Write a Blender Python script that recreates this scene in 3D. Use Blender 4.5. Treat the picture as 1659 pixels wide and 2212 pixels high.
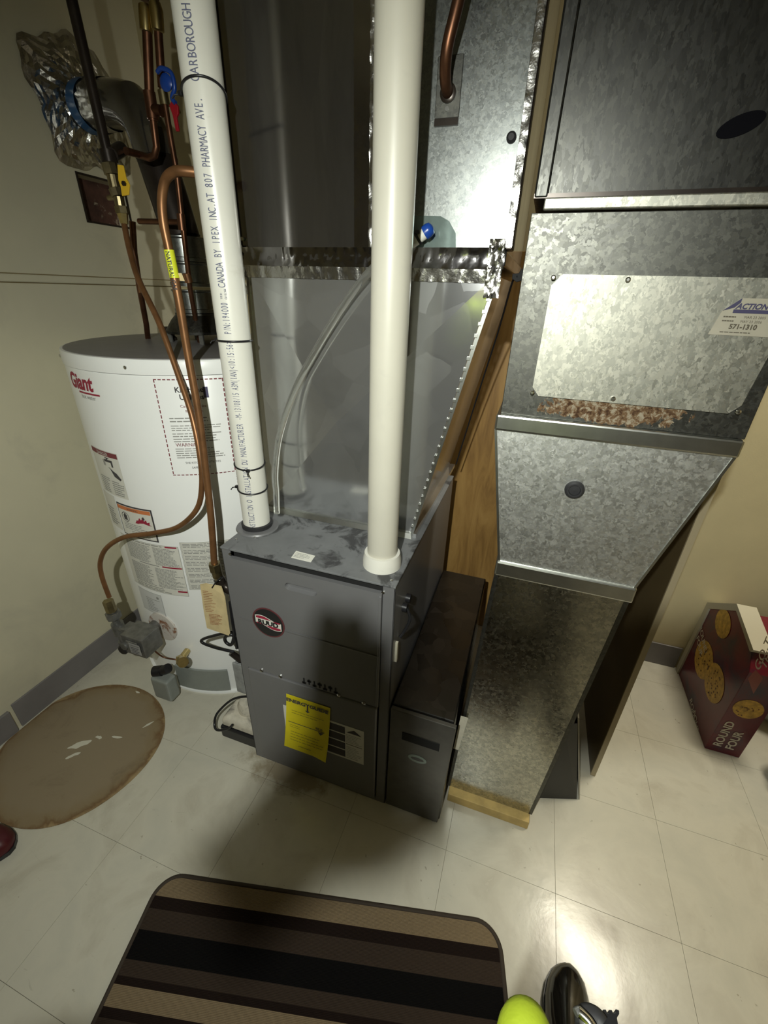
import bpy, bmesh, math, random
from mathutils import Vector, Matrix
random.seed(7)
for o in list(bpy.data.objects): bpy.data.objects.remove(o)
COL = bpy.context.scene.collection
SC = bpy.context.scene

# ------------------------------------------------------------------ camera
RC = ((0.94585198, 0.32331694, 0.02881315), (0.17261114, -0.42581416, -0.8881935), (-0.27489896, 0.84507305, -0.45856527))
FPX = 921.8885
CAM = Vector((0, 0, 1.455))
cd = bpy.data.cameras.new('camera'); cam = bpy.data.objects.new('camera', cd); COL.objects.link(cam)
r, d, f = Vector(RC[0]), Vector(RC[1]), Vector(RC[2])
m = Matrix((r, -d, -f)).transposed().to_4x4(); m.translation = CAM
cam.matrix_world = m
cd.sensor_fit = 'HORIZONTAL'; cd.sensor_width = 36; cd.lens = 36 * FPX / 1659; cd.clip_start = 0.01
SC.camera = cam
# ------------------------------------------------------------------ light
w = bpy.data.worlds.new('world'); SC.world = w; w.use_nodes = True
w.node_tree.nodes['Background'].inputs[0].default_value = (0.5, 0.47, 0.38, 1)
w.node_tree.nodes['Background'].inputs[1].default_value = 0.025
def spot(name, loc, aim, energy, color, size, blend, rad):
    l = bpy.data.lights.new(name, 'SPOT'); l.energy = energy; l.color = color; l.spot_size = math.radians(size); l.spot_blend = blend
    l.shadow_soft_size = rad
    o = bpy.data.objects.new(name, l); COL.objects.link(o); o.location = loc
    o.rotation_euler = (Vector(aim) - Vector(loc)).to_track_quat('-Z', 'Y').to_euler()
    return o
def area(name, loc, aim, energy, color, sx, sy):
    l = bpy.data.lights.new(name, 'AREA'); l.energy = energy; l.color = color; l.shape = 'RECTANGLE'; l.size = sx; l.size_y = sy
    o = bpy.data.objects.new(name, l); COL.objects.link(o); o.location = loc
    o.rotation_euler = (Vector(aim) - Vector(loc)).to_track_quat('-Z', 'Y').to_euler()
    return o
spot('head_torch_beam', (-0.09, -0.22, 1.69), (-0.46, 0.90, 0.72), 86, (0.97, 1.0, 0.92), 130, 1.0, 0.012)
area('ceiling_lamp', (0.95, 1.50, 2.30), (0.7, 1.2, 0), 24, (1.0, 0.93, 0.76), 0.5, 0.14)
SC.view_settings.view_transform = 'Standard'; SC.view_settings.look = 'None'
SC.view_settings.exposure = -0.12; SC.view_settings.gamma = 1.0; SC.view_settings.use_curve_mapping = False

# ------------------------------------------------------------------ helpers
def ray(px, py):
    a, b = (px - 829.5) / FPX, (py - 1106) / FPX
    return r * a + d * b + f
def PX(px, py, X): v = ray(px, py); return CAM + v * ((X - CAM.x) / v.x)
def PY(px, py, Y): v = ray(px, py); return CAM + v * ((Y - CAM.y) / v.y)
def PZ(px, py, Z): v = ray(px, py); return CAM + v * ((Z - CAM.z) / v.z)

BASE = {}
def thing(name, label, cat, loc=(0, 0, 0), group=None):
    o = bpy.data.objects.new(name, None); COL.objects.link(o); o.location = loc; o.empty_display_size = 0.05
    BASE[o.name] = Vector(loc); tag(o, label, cat, group); return o
def tag(o, label=None, cat=None, group=None, kind=None):
    if label: o['label'] = label
    if cat: o['category'] = cat
    if group: o['group'] = group
    if kind: o['kind'] = kind
    return o

class MB:
    def __init__(s): s.b = bmesh.new()
    def face(s, pts):
        vs = [s.b.verts.new(p) for p in pts]; s.b.faces.new(vs); return s
    def box(s, x0, x1, y0, y1, z0, z1):
        return s.hexa([(x0, y0, z0), (x1, y0, z0), (x1, y1, z0), (x0, y1, z0), (x0, y0, z1), (x1, y0, z1), (x1, y1, z1), (x0, y1, z1)])
    def hexa(s, p):
        v = [s.b.verts.new(q) for q in p]
        for q in ((3, 2, 1, 0), (4, 5, 6, 7), (0, 1, 5, 4), (1, 2, 6, 5), (2, 3, 7, 6), (3, 0, 4, 7)): s.b.faces.new([v[i] for i in q])
        return s
    def slab(s, quad, t):          # thick sheet: quad of 4 points, extruded along normal by t (away from given winding normal)
        q = [Vector(p) for p in quad]; n = (q[1] - q[0]).cross(q[-1] - q[0]).normalized() * t
        return s.prism(q, n)
    def prism(s, pts, vec):
        a = [s.b.verts.new(p) for p in pts]; c = [s.b.verts.new(Vector(p) + Vector(vec)) for p in pts]; n = len(pts)
        s.b.faces.new(a[::-1]); s.b.faces.new(c)
        for i in range(n): s.b.faces.new((a[i], a[(i + 1) % n], c[(i + 1) % n], c[i]))
        return s
    def rings(s, rs, cap=True, closed=False):
        rv = [[s.b.verts.new(p) for p in q] for q in rs]; n = len(rs[0])
        R_ = list(zip(rv[:-1], rv[1:])) + ([(rv[-1], rv[0])] if closed else [])
        for a, c in R_:
            for i in range(n): s.b.faces.new((a[i], a[(i + 1) % n], c[(i + 1) % n], c[i]))
        if cap and not closed: s.b.faces.new(rv[0][::-1]); s.b.faces.new(rv[-1])
        return s
    def tube(s, pts, rad, n=12, cap=True, closed=False):
        P = [Vector(p) for p in pts]; N = len(P); rr = rad if isinstance(rad, (list, tuple)) else [rad] * N
        rs = []; up = None
        for i in range(N):
            if closed: t = P[(i + 1) % N] - P[i - 1]
            else: t = P[min(i + 1, N - 1)] - P[max(i - 1, 0)]
            t.normalize()
            if up is None:
                up = Vector((0, 0, 1)) if abs(t.z) < 0.9 else Vector((1, 0, 0))
            up = (up - t * up.dot(t)).normalized(); sd = t.cross(up)
            rs.append([P[i] + (up * math.cos(a) + sd * math.sin(a)) * rr[i] for a in [2 * math.pi * k / n for k in range(n)]])
        return s.rings(rs, cap, closed)
    def cyl(s, a, c, ra, rb=None, n=24): return s.tube([a, c], [ra, ra if rb is None else rb], n)
    def lathe(s, prof, c, axis='z', n=32, cap=True):
        c = Vector(c); rs = []
        for (rad, h) in prof:
            q = []
            for k in range(n):
                a = 2 * math.pi * k / n; x, y = rad * math.cos(a), rad * math.sin(a)
                q.append(c + (Vector((x, y, h)) if axis == 'z' else Vector((x, -h, y)) if axis == '-y' else Vector((h, x, y))))
            rs.append(q)
        return s.rings(rs, cap)
    def loft(s, secs):             # list of (z,x0,x1,y0,y1)
        return s.rings([[(x0, y0, z), (x1, y0, z), (x1, y1, z), (x0, y1, z)] for z, x0, x1, y0, y1 in secs])
    def grid(s, fn, nu, nv, t=0.0):
        v = [[s.b.verts.new(fn(i / nu, j / nv)) for j in range(nv + 1)] for i in range(nu + 1)]
        for i in range(nu):
            for j in range(nv): s.b.faces.new((v[i][j], v[i + 1][j], v[i + 1][j + 1], v[i][j + 1]))
        return s
    def build(s, name, mt, parent=None, smooth=None, bevel=0, seg=2, solid=0, label=None, jitter=0):
        bmesh.ops.recalc_face_normals(s.b, faces=s.b.faces[:])
        if bevel:
            es = [e for e in s.b.edges if len(e.link_faces) == 2 and e.calc_face_angle(0) > 0.6]
            bmesh.ops.bevel(s.b, geom=es, offset=bevel, segments=seg, affect='EDGES', profile=0.5, clamp_overlap=True)
        off = BASE.get(parent.name, Vector()) if parent else Vector()
        ctr = None
        for v in s.b.verts: v.co -= off
        me = bpy.data.meshes.new(name); s.b.to_mesh(me); s.b.free()
        if smooth is not None:
            for p in me.polygons: p.use_smooth = True
            me.set_sharp_from_angle(angle=math.radians(smooth))
        me.materials.append(mt)
        o = bpy.data.objects.new(name, me); COL.objects.link(o)
        if parent: o.parent = parent
        BASE[o.name] = off
        if parent and any(k_ in name for k_ in ('print', 'lettering', 'spots', 'handwriting', 'rules', 'symbols', 'blocks', 'dashed', 'pictogram', 'headers', 'brand_', 'badge_stripe', 'louver')): o['kind'] = 'stuff'
        if solid:
            md = o.modifiers.new('thickness', 'SOLIDIFY'); md.thickness = solid; md.offset = 0
        if label: o['label'] = label
        return o

def spline(pts, n=8):
    P = [Vector(p) for p in pts]; out = []
    for i in range(len(P) - 1):
        p0, p1, p2, p3 = P[max(i - 1, 0)], P[i], P[i + 1], P[min(i + 2, len(P) - 1)]
        for k in range(n):
            t = k / n
            out.append(0.5 * ((2 * p1) + (p2 - p0) * t + (2 * p0 - 5 * p1 + 4 * p2 - p3) * t * t + (3 * p1 - p0 - 3 * p2 + p3) * t ** 3))
    out.append(P[-1]); return out

# ------------------------------------------------------------------ materials
def base_mat(name):
    m = bpy.data.materials.new(name); m.use_nodes = True; nt = m.node_tree; b = nt.nodes['Principled BSDF']
    return m, nt, b
def nd(nt, t, **k):
    n = nt.nodes.new(t)
    for a, v in k.items():
        if a.startswith('i_'):
            key = a[2:]; key = int(key) if key.isdigit() else key.replace('_', ' ')
            n.inputs[key].default_value = v
        else: setattr(n, a, v)
    return n
def rgb(*c): return (c[0], c[1], c[2], 1)
def ramp(nt, fac, stops):
    n = nt.nodes.new('ShaderNodeValToRGB'); e = n.color_ramp.elements
    while len(e) < len(stops): e.new(0.5)
    for el, (p, c) in zip(e, stops): el.position = p; el.color = rgb(*c) if len(c) == 3 else c
    nt.links.new(fac, n.inputs[0]); return n
def mixc(nt, fac, a, b):
    n = nt.nodes.new('ShaderNodeMix'); n.data_type = 'RGBA'
    for s_, v in ((n.inputs[0], fac), (n.inputs[6], a), (n.inputs[7], b)):
        if hasattr(v, 'node'): nt.links.new(v, s_)
        elif isinstance(v, (int, float)): s_.default_value = v
        else: s_.default_value = rgb(*v)
    return n.outputs[2]
def coords(nt, scale=(1, 1, 1), kind='Object', rot=(0, 0, 0)):
    tc = nt.nodes.new('ShaderNodeTexCoord'); mp = nt.nodes.new('ShaderNodeMapping'); mp.inputs['Scale'].default_value = scale; mp.inputs['Rotation'].default_value = rot
    nt.links.new(tc.outputs[kind], mp.inputs[0]); return mp.outputs[0]
def noise(nt, vec, scale, detail=4, rough=0.6, dist=0):
    n = nd(nt, 'ShaderNodeTexNoise', i_Scale=scale, i_Detail=detail, i_Roughness=rough, i_Distortion=dist); nt.links.new(vec, n.inputs['Vector']); return n.outputs['Fac']
def bump(nt, b, h, strength, dist=0.002):
    n = nd(nt, 'ShaderNodeBump', i_Strength=strength, i_Distance=dist); nt.links.new(h, n.inputs['Height']); nt.links.new(n.outputs[0], b.inputs['Normal'])
def plain(name, c, rough=0.5, metal=0.0, var=0.0, vs=30, bmp=0.0, bs=200, spec=None, coat=0, emit=None, dirt=None, ds=8, dlo=.5, dhi=.7):
    m, nt, b = base_mat(name); b.inputs['Base Color'].default_value = rgb(*c); b.inputs['Roughness'].default_value = rough; b.inputs['Metallic'].default_value = metal
    if spec is not None: b.inputs['Specular IOR Level'].default_value = spec
    if coat: b.inputs['Coat Weight'].default_value = coat
    v = coords(nt); col = None
    if var:
        n = noise(nt, v, vs); rp = ramp(nt, n, [(0.3, [x * (1 - var) for x in c]), (0.7, [min(1, x * (1 + var)) for x in c])]); col = rp.outputs[0]
    if dirt:
        n = noise(nt, v, ds, 6, 0.65, 0.6); mk = ramp(nt, n, [(dlo, (0, 0, 0)), (dhi, (1, 1, 1))])
        col = mixc(nt, mk.outputs[0], col if col else c, dirt)
    if col: nt.links.new(col, b.inputs['Base Color'])
    if bmp: bump(nt, b, noise(nt, v, bs, 3), bmp)
    return m
def glassy(name, c, rough=0.1, alpha=0.4):
    m, nt, b = base_mat(name); b.inputs['Base Color'].default_value = rgb(*c); b.inputs['Roughness'].default_value = rough; b.inputs['Transmission Weight'].default_value = 1 - alpha; b.inputs['IOR'].default_value = 1.4
    return m
def spangle(name, lo, hi, rlo, rhi, scale=48, stretch=(1, 1, 1), dust=0.0, rust=None, bmp=0.12, rot=(0, 0, 0), metal=1.0, dlo=.5, dhi=.75):
    m, nt, b = base_mat(name); b.inputs['Metallic'].default_value = metal
    v = coords(nt, stretch, rot=rot)
    nz = nd(nt, 'ShaderNodeTexNoise', i_Scale=scale * 0.9, i_Detail=3.0); nt.links.new(v, nz.inputs['Vector'])
    ad = nd(nt, 'ShaderNodeVectorMath', operation='MULTIPLY_ADD'); nt.links.new(nz.outputs['Color'], ad.inputs[0]); ad.inputs[1].default_value = (0.022, 0.022, 0.022); nt.links.new(v, ad.inputs[2])
    vo = nd(nt, 'ShaderNodeTexVoronoi', i_Scale=scale); nt.links.new(ad.outputs[0], vo.inputs['Vector'])
    sep = nd(nt, 'ShaderNodeSeparateColor'); nt.links.new(vo.outputs['Color'], sep.inputs[0])
    rp = ramp(nt, sep.outputs[0], [(0.1, lo), (0.55, [(x + y) / 2 for x, y in zip(lo, hi)]), (0.9, hi)])
    col = rp.outputs[0]
    if dust:
        n = noise(nt, v, 5, 5, 0.6, 0.5); mk = ramp(nt, n, [(dlo, (0, 0, 0)), (dhi, (dust, dust, dust))])
        col = mixc(nt, mk.outputs[0], col, [x * 0.45 for x in lo])
    rr = nd(nt, 'ShaderNodeMapRange', i_3=rlo, i_4=rhi); nt.links.new(sep.outputs[1], rr.inputs[0]); rough = rr.outputs[0]
    if rust:   # (centre, size) rusty scale patch
        c, sz = rust
        v2 = coords(nt)
        sb = nd(nt, 'ShaderNodeVectorMath', operation='SUBTRACT'); nt.links.new(v2, sb.inputs[0]); sb.inputs[1].default_value = c
        dv = nd(nt, 'ShaderNodeVectorMath', operation='DIVIDE'); nt.links.new(sb.outputs[0], dv.inputs[0]); dv.inputs[1].default_value = sz
        ln = nd(nt, 'ShaderNodeVectorMath', operation='LENGTH'); nt.links.new(dv.outputs[0], ln.inputs[0])
        n = noise(nt, v2, 45, 5, 0.7, 0.8)
        su = nd(nt, 'ShaderNodeMath', operation='MULTIPLY_ADD'); nt.links.new(n, su.inputs[0]); su.inputs[1].default_value = 1.6; nt.links.new(ln.outputs['Value'], su.inputs[2])
        mk = ramp(nt, su.outputs[0], [(0.0, (1, 1, 1)), (0.93, (1, 1, 1)), (0.97, (0, 0, 0))])
        mu = nd(nt, 'ShaderNodeMath', operation='LESS_THAN'); nt.links.new(su.outputs[0], mu.inputs[0]); mu.inputs[1].default_value = 1.62
        n2 = noise(nt, v2, 90, 4, 0.7, 0.4)
        rc = ramp(nt, n2, [(0.38, (0.045, 0.02, 0.008)), (0.5, (0.15, 0.09, 0.045)), (0.60, (0.30, 0.26, 0.19))])
        col = mixc(nt, mu.outputs[0], col, rc.outputs[0])
        iv = nd(nt, 'ShaderNodeMath', operation='SUBTRACT'); iv.inputs[0].default_value = 1; nt.links.new(mu.outputs[0], iv.inputs[1]); nt.links.new(iv.outputs[0], b.inputs['Metallic'])
        mx = nd(nt, 'ShaderNodeMath', operation='MAXIMUM'); nt.links.new(rough, mx.inputs[0]); nt.links.new(mu.outputs[0], mx.inputs[1]); rough = mx.outputs[0]
    nt.links.new(col, b.inputs['Base Color']); nt.links.new(rough, b.inputs['Roughness'])
    if bmp: bump(nt, b, sep.outputs[2], bmp, 0.0006)
    return m
M = {}
M['wall'] = plain('cream_wall_paint', (0.60, 0.565, 0.42), 0.55, var=0.05, vs=3, bmp=0.05, bs=120, dirt=(0.42, 0.40, 0.32), ds=2.2, dlo=.56, dhi=.85)
M['wallback'] = plain('yellow_cream_wall_paint', (0.56, 0.49, 0.30), 0.6, var=0.06, vs=4, bmp=0.1, bs=150)
M['ceil'] = plain('ceiling_paint', (0.5, 0.48, 0.42), 0.8)
M['base'] = plain('grey_vinyl_base', (0.19, 0.18, 0.18), 0.45, var=0.08, vs=8)
M['sub'] = plain('dark_subfloor', (0.2, 0.18, 0.13), 0.9)
def floor_mat():
    m, nt, b = base_mat('vinyl_tile'); v = coords(nt, kind='Generated')
    tc = nt.nodes.new('ShaderNodeNewGeometry'); v = tc.outputs['Position']
    n1 = noise(nt, v, 5, 6, 0.6, 0.5); c1 = ramp(nt, n1, [(0.3, (0.47, 0.44, 0.355)), (0.5, (0.585, 0.56, 0.465)), (0.72, (0.52, 0.505, 0.425))])
    n2 = noise(nt, v, 48, 3, 0.6, 0.3); k2 = ramp(nt, n2, [(0.70, (0, 0, 0)), (0.73, (0.7, 0.7, 0.7))])
    col = mixc(nt, k2.outputs[0], c1.outputs[0], (0.30, 0.27, 0.20))
    mp = nd(nt, 'ShaderNodeMapping'); mp.inputs['Scale'].default_value = (1, 3.5, 1); mp.inputs['Rotation'].default_value = (0, 0, 0.8); nt.links.new(v, mp.inputs[0])
    n3 = noise(nt, mp.outputs[0], 16, 5, 0.7, 1.0); k3 = ramp(nt, n3, [(0.66, (0, 0, 0)), (0.72, (0.35, 0.35, 0.35))])
    col = mixc(nt, k3.outputs[0], col, (0.34, 0.32, 0.26))
    # brown grime staining around the furnace foot
    sb = nd(nt, 'ShaderNodeVectorMath', operation='SUBTRACT'); nt.links.new(v, sb.inputs[0]); sb.inputs[1].default_value = (-0.55, 0.74, 0)
    dv = nd(nt, 'ShaderNodeVectorMath', operation='DIVIDE'); nt.links.new(sb.outputs[0], dv.inputs[0]); dv.inputs[1].default_value = (0.36, 0.13, 1)
    ln = nd(nt, 'ShaderNodeVectorMath', operation='LENGTH'); nt.links.new(dv.outputs[0], ln.inputs[0])
    n4 = noise(nt, v, 14, 5, 0.7); su = nd(nt, 'ShaderNodeMath', operation='ADD'); nt.links.new(ln.outputs['Value'], su.inputs[0]); nt.links.new(n4, su.inputs[1])
    k4 = ramp(nt, su.outputs[0], [(0.75, (0.75, 0.75, 0.75)), (1.15, (0, 0, 0))])
    col = mixc(nt, k4.outputs[0], col, (0.25, 0.2, 0.12))
    nt.links.new(col, b.inputs['Base Color'])
    rr = ramp(nt, n1, [(0.3, (0.30, 0.30, 0.30)), (0.7, (0.17, 0.17, 0.17))]); nt.links.new(rr.outputs[0], b.inputs['Roughness'])
    bump(nt, b, noise(nt, v, 30, 4), 0.12, 0.002)
    return m
M['tile'] = floor_mat()
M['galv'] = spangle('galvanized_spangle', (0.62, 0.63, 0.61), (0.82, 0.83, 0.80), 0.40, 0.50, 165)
M['galvpanel'] = spangle('galvanized_panel', (0.36, 0.36, 0.315), (0.52, 0.51, 0.44), 0.42, 0.56, 165, stretch=(1, 1, .7), rot=(0, .6, 0))
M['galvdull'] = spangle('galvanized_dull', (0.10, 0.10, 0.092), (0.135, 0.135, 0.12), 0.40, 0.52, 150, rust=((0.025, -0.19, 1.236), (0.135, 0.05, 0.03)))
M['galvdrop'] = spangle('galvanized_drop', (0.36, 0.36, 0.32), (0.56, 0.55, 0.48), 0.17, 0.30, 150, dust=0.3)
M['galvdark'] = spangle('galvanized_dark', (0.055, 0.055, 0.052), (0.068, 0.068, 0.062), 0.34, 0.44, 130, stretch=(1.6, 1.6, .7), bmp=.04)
M['sheet'] = spangle('smooth_sheet_metal', (0.60, 0.61, 0.61), (0.66, 0.67, 0.67), 0.12, 0.18, 12, dust=0.3, bmp=0.0, metal=.86)
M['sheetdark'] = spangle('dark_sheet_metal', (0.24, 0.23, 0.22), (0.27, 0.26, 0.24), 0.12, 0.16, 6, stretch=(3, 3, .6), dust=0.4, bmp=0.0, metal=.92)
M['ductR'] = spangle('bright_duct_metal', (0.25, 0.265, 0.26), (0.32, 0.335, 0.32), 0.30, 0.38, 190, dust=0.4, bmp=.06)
M['seam'] = plain('bright_seam_metal', (0.55, 0.56, 0.53), 0.3, 1, var=.1)
M['boxdark'] = spangle('black_filter_box_metal', (0.09, 0.09, 0.09), (0.12, 0.12, 0.12), 0.24, 0.34, 20, dust=0.3, bmp=0)
M['furn'] = plain('grey_furnace_enamel', (0.19, 0.19, 0.195), 0.38, 0.25, var=0.04, vs=6, bmp=0.03, bs=400)
M['furntop'] = plain('dusty_grey_furnace_top', (0.17, 0.175, 0.18), 0.55, 0.1, var=0.12, vs=14, dirt=(0.05, 0.05, 0.052), ds=9, dlo=.52, dhi=.6)
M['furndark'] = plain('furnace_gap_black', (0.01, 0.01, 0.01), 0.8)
M['foil'] = plain('crinkled_foil_tape', (0.55, 0.54, 0.51), 0.26, 1, var=0.1, vs=20, bmp=.8, bs=55)
M['foil2'] = plain('smooth_foil_tape', (0.42, 0.41, 0.42), 0.14, 1, var=0.1, vs=12, bmp=.5, bs=22)
M['pvc'] = plain('white_pvc', (0.72, 0.71, 0.64), 0.32, var=0.03, vs=10, dirt=(0.6, 0.58, 0.5), ds=14, dlo=.62, dhi=.8)
M['pvc2'] = plain('cream_pvc', (0.55, 0.53, 0.45), 0.38, var=0.03, vs=10, dirt=(0.5, 0.48, 0.42), ds=14, dlo=.6, dhi=.8)
M['ink'] = plain('blue_grey_ink', (0.13, 0.14, 0.22), 0.6)
M['black'] = plain('black_plastic', (0.012, 0.012, 0.014), 0.35)
M['rubber'] = plain('black_rubber', (0.02, 0.02, 0.022), 0.6)
M['navy'] = plain('navy_nylon', (0.02, 0.022, 0.05), 0.5)
M['copper'] = plain('aged_copper', (0.38, 0.19, 0.10), 0.34, 0.9, var=0.25, vs=18)
M['copperdark'] = plain('dark_copper', (0.17, 0.08, 0.045), 0.4, 0.9, var=0.35, vs=20)
M['coated'] = plain('orange_coated_copper', (0.25, 0.12, 0.05), 0.4, 0.6, var=0.2, vs=25)
M['brass'] = plain('brass', (0.60, 0.48, 0.22), 0.3, 1, var=0.15, vs=40)
M['brassdull'] = plain('dull_brass', (0.30, 0.25, 0.14), 0.4, 1, var=0.25, vs=40)
M['iron'] = plain('black_iron_pipe', (0.035, 0.027, 0.022), 0.3, 0.5, var=0.3, vs=20)
M['yellow'] = plain('yellow_enamel', (0.75, 0.47, 0.03), 0.4)
M['blue'] = plain('blue_plastic', (0.012, 0.06, 0.33), 0.3)
M['bluetape'] = plain('blue_tape', (0.03, 0.12, 0.30), 0.35)
M['red'] = plain('red_plastic', (0.35, 0.01, 0.02), 0.4)
M['white'] = plain('white_heater_enamel', (0.88, 0.89, 0.87), 0.28, var=0.015, vs=4, bmp=0.02, bs=300)
M['heatertop'] = plain('grey_heater_top', (0.22, 0.21, 0.21), 0.45, var=0.08, vs=14)
M['heatgrey'] = plain('grey_heater_cover', (0.26, 0.28, 0.26), 0.4, 0.1, var=0.05)
M['castgrey'] = plain('cast_grey_valve', (0.20, 0.20, 0.19), 0.42, 0.6, var=0.25, vs=40)
M['chrome'] = plain('bright_metal', (0.7, 0.7, 0.7), 0.2, 1)
M['screw'] = plain('zinc_screw', (0.6, 0.6, 0.58), 0.25, 1)
M['paper'] = plain('white_paper', (0.72, 0.71, 0.64), 0.6)
M['papergrey'] = plain('grey_print', (0.30, 0.30, 0.28), 0.7)
M['printdark'] = plain('dark_print', (0.06, 0.055, 0.06), 0.6)
M['printred'] = plain('red_print', (0.33, 0.02, 0.05), 0.6)
M['printmaroon'] = plain('maroon_print', (0.20, 0.04, 0.05), 0.6)
M['orange'] = plain('orange_print', (0.62, 0.20, 0.07), 0.6)
M['ylabel'] = plain('yellow_label', (0.80, 0.68, 0.01), 0.5, var=.04)
M['ylabel2'] = plain('lime_gas_label', (0.70, 0.75, 0.03), 0.4)
M['cardtag'] = plain('manila_tag', (0.68, 0.55, 0.30), 0.7, var=0.1, vs=30)
M['tagink'] = plain('brown_handwriting', (0.33, 0.12, 0.05), 0.7)
M['labelbeige'] = plain('beige_service_label', (0.42, 0.39, 0.31), 0.6, var=.05)
M['purple'] = plain('purple_ink', (0.06, 0.055, 0.12), 0.5)
def wood_mat():
    m, nt, b = base_mat('plywood'); v = coords(nt, (9, 9, 1.1)); n = noise(nt, v, 2.5, 6, 0.6, 1.2)
    rp = ramp(nt, n, [(0.25, (0.20, 0.105, 0.03)), (0.5, (0.36, 0.205, 0.06)), (0.75, (0.46, 0.28, 0.09))]); nt.links.new(rp.outputs[0], b.inputs['Base Color']); b.inputs['Roughness'].default_value = 0.5
    return m
M['ply'] = wood_mat()
M['board'] = plain('brown_hardboard', (0.10, 0.075, 0.035), 0.5, var=0.2, vs=6)
M['boardedge'] = plain('board_cut_edge', (0.36, 0.30, 0.19), 0.7)
M['lumber'] = plain('pale_lumber', (0.50, 0.36, 0.13), 0.6, var=0.2, vs=20)
M['thin'] = plain('gap_shade_dark', (0.03, 0.029, 0.026), 0.5, 0.2)
M['cream'] = plain('cream_tape', (0.58, 0.55, 0.44), 0.6, var=.1, bmp=.4, bs=60)
M['teal'] = plain('translucent_green_tape', (0.26, 0.33, 0.31), 0.18, 0.7, var=.15, vs=25)
M['clear'] = glassy('clear_vinyl', (0.93, 0.94, 0.90), 0.08, 0.05)
M['pump'] = plain('dusty_white_pump', (0.60, 0.56, 0.46), 0.7, var=0.15, vs=30, dirt=(0.12, 0.11, 0.10), ds=14, dlo=.5, dhi=.68)
M['ebox'] = plain('dusty_grey_box', (0.33, 0.34, 0.34), 0.55, 0.3, var=0.25, vs=30)
M['maroonbox'] = plain('burgundy_card', (0.13, 0.008, 0.018), 0.28, var=0.25, vs=5, dirt=(0.035, 0.02, 0.045), ds=6, dlo=.48, dhi=.66)
M['cardwhite'] = plain('white_card', (0.45, 0.42, 0.32), 0.6)
M['cracker'] = plain('cracker_gold_print', (0.55, 0.33, 0.05), 0.5, var=0.35, vs=70)
M['crackerbrown'] = plain('cracker_spots_print', (0.16, 0.07, 0.02), 0.5)
M['cardprint'] = plain('pale_card_lettering', (0.60, 0.55, 0.48), 0.5)
M['pinkprint'] = plain('pink_banner_print', (0.40, 0.13, 0.12), 0.35)
M['bag'] = plain('grey_plastic_bag', (0.42, 0.43, 0.40), 0.3, var=.1, bmp=.6, bs=25)
M['hivis'] = plain('hi_vis_yellow_fabric', (0.33, 0.42, 0.015), 0.75, var=0.08, vs=25, bmp=0.5, bs=60)
M['shoe'] = plain('polished_black_leather', (0.012, 0.011, 0.010), 0.14, spec=0.7, coat=.6)
M['trousers'] = plain('dark_work_trousers', (0.02, 0.02, 0.025), 0.85, bmp=.4, bs=150)
M['skin'] = plain('skin', (0.50, 0.28, 0.19), 0.5, var=.05)
M['hair'] = plain('dark_hair', (0.03, 0.02, 0.015), 0.6, bmp=.8, bs=120)
M['burg'] = plain('burgundy_leather', (0.07, 0.006, 0.01), 0.4)
def stain_mat():
    m, nt, b = base_mat('rusty_round_stain'); v = coords(nt)
    ln = nd(nt, 'ShaderNodeVectorMath', operation='LENGTH'); nt.links.new(v, ln.inputs[0])
    n = noise(nt, v, 12, 5, 0.65, 0.6)
    su = nd(nt, 'ShaderNodeMath', operation='MULTIPLY_ADD'); nt.links.new(n, su.inputs[0]); su.inputs[1].default_value = 0.09; sb2 = nd(nt, 'ShaderNodeMath', operation='SUBTRACT'); nt.links.new(ln.outputs['Value'], sb2.inputs[0]); sb2.inputs[1].default_value = .02; nt.links.new(sb2.outputs[0], su.inputs[2])
    rp = ramp(nt, su.outputs[0], [(0.0, (0.27, 0.22, 0.145)), (0.235, (0.26, 0.205, 0.13)), (0.270, (0.24, 0.18, 0.10)), (0.285, (0.17, 0.10, 0.045)), (0.30, (0.33, 0.24, 0.12))])
    n2 = noise(nt, v, 7, 5, 0.7, 1.0); k = ramp(nt, n2, [(0.55, (0, 0, 0)), (0.72, (0.5, 0.5, 0.5))])
    col = mixc(nt, k.outputs[0], rp.outputs[0], (0.16, 0.12, 0.075))
    nt.links.new(col, b.inputs['Base Color']); b.inputs['Roughness'].default_value = 0.5
    bump(nt, b, n, 0.3, 0.004)
    return m
M['stain'] = stain_mat()
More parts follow.
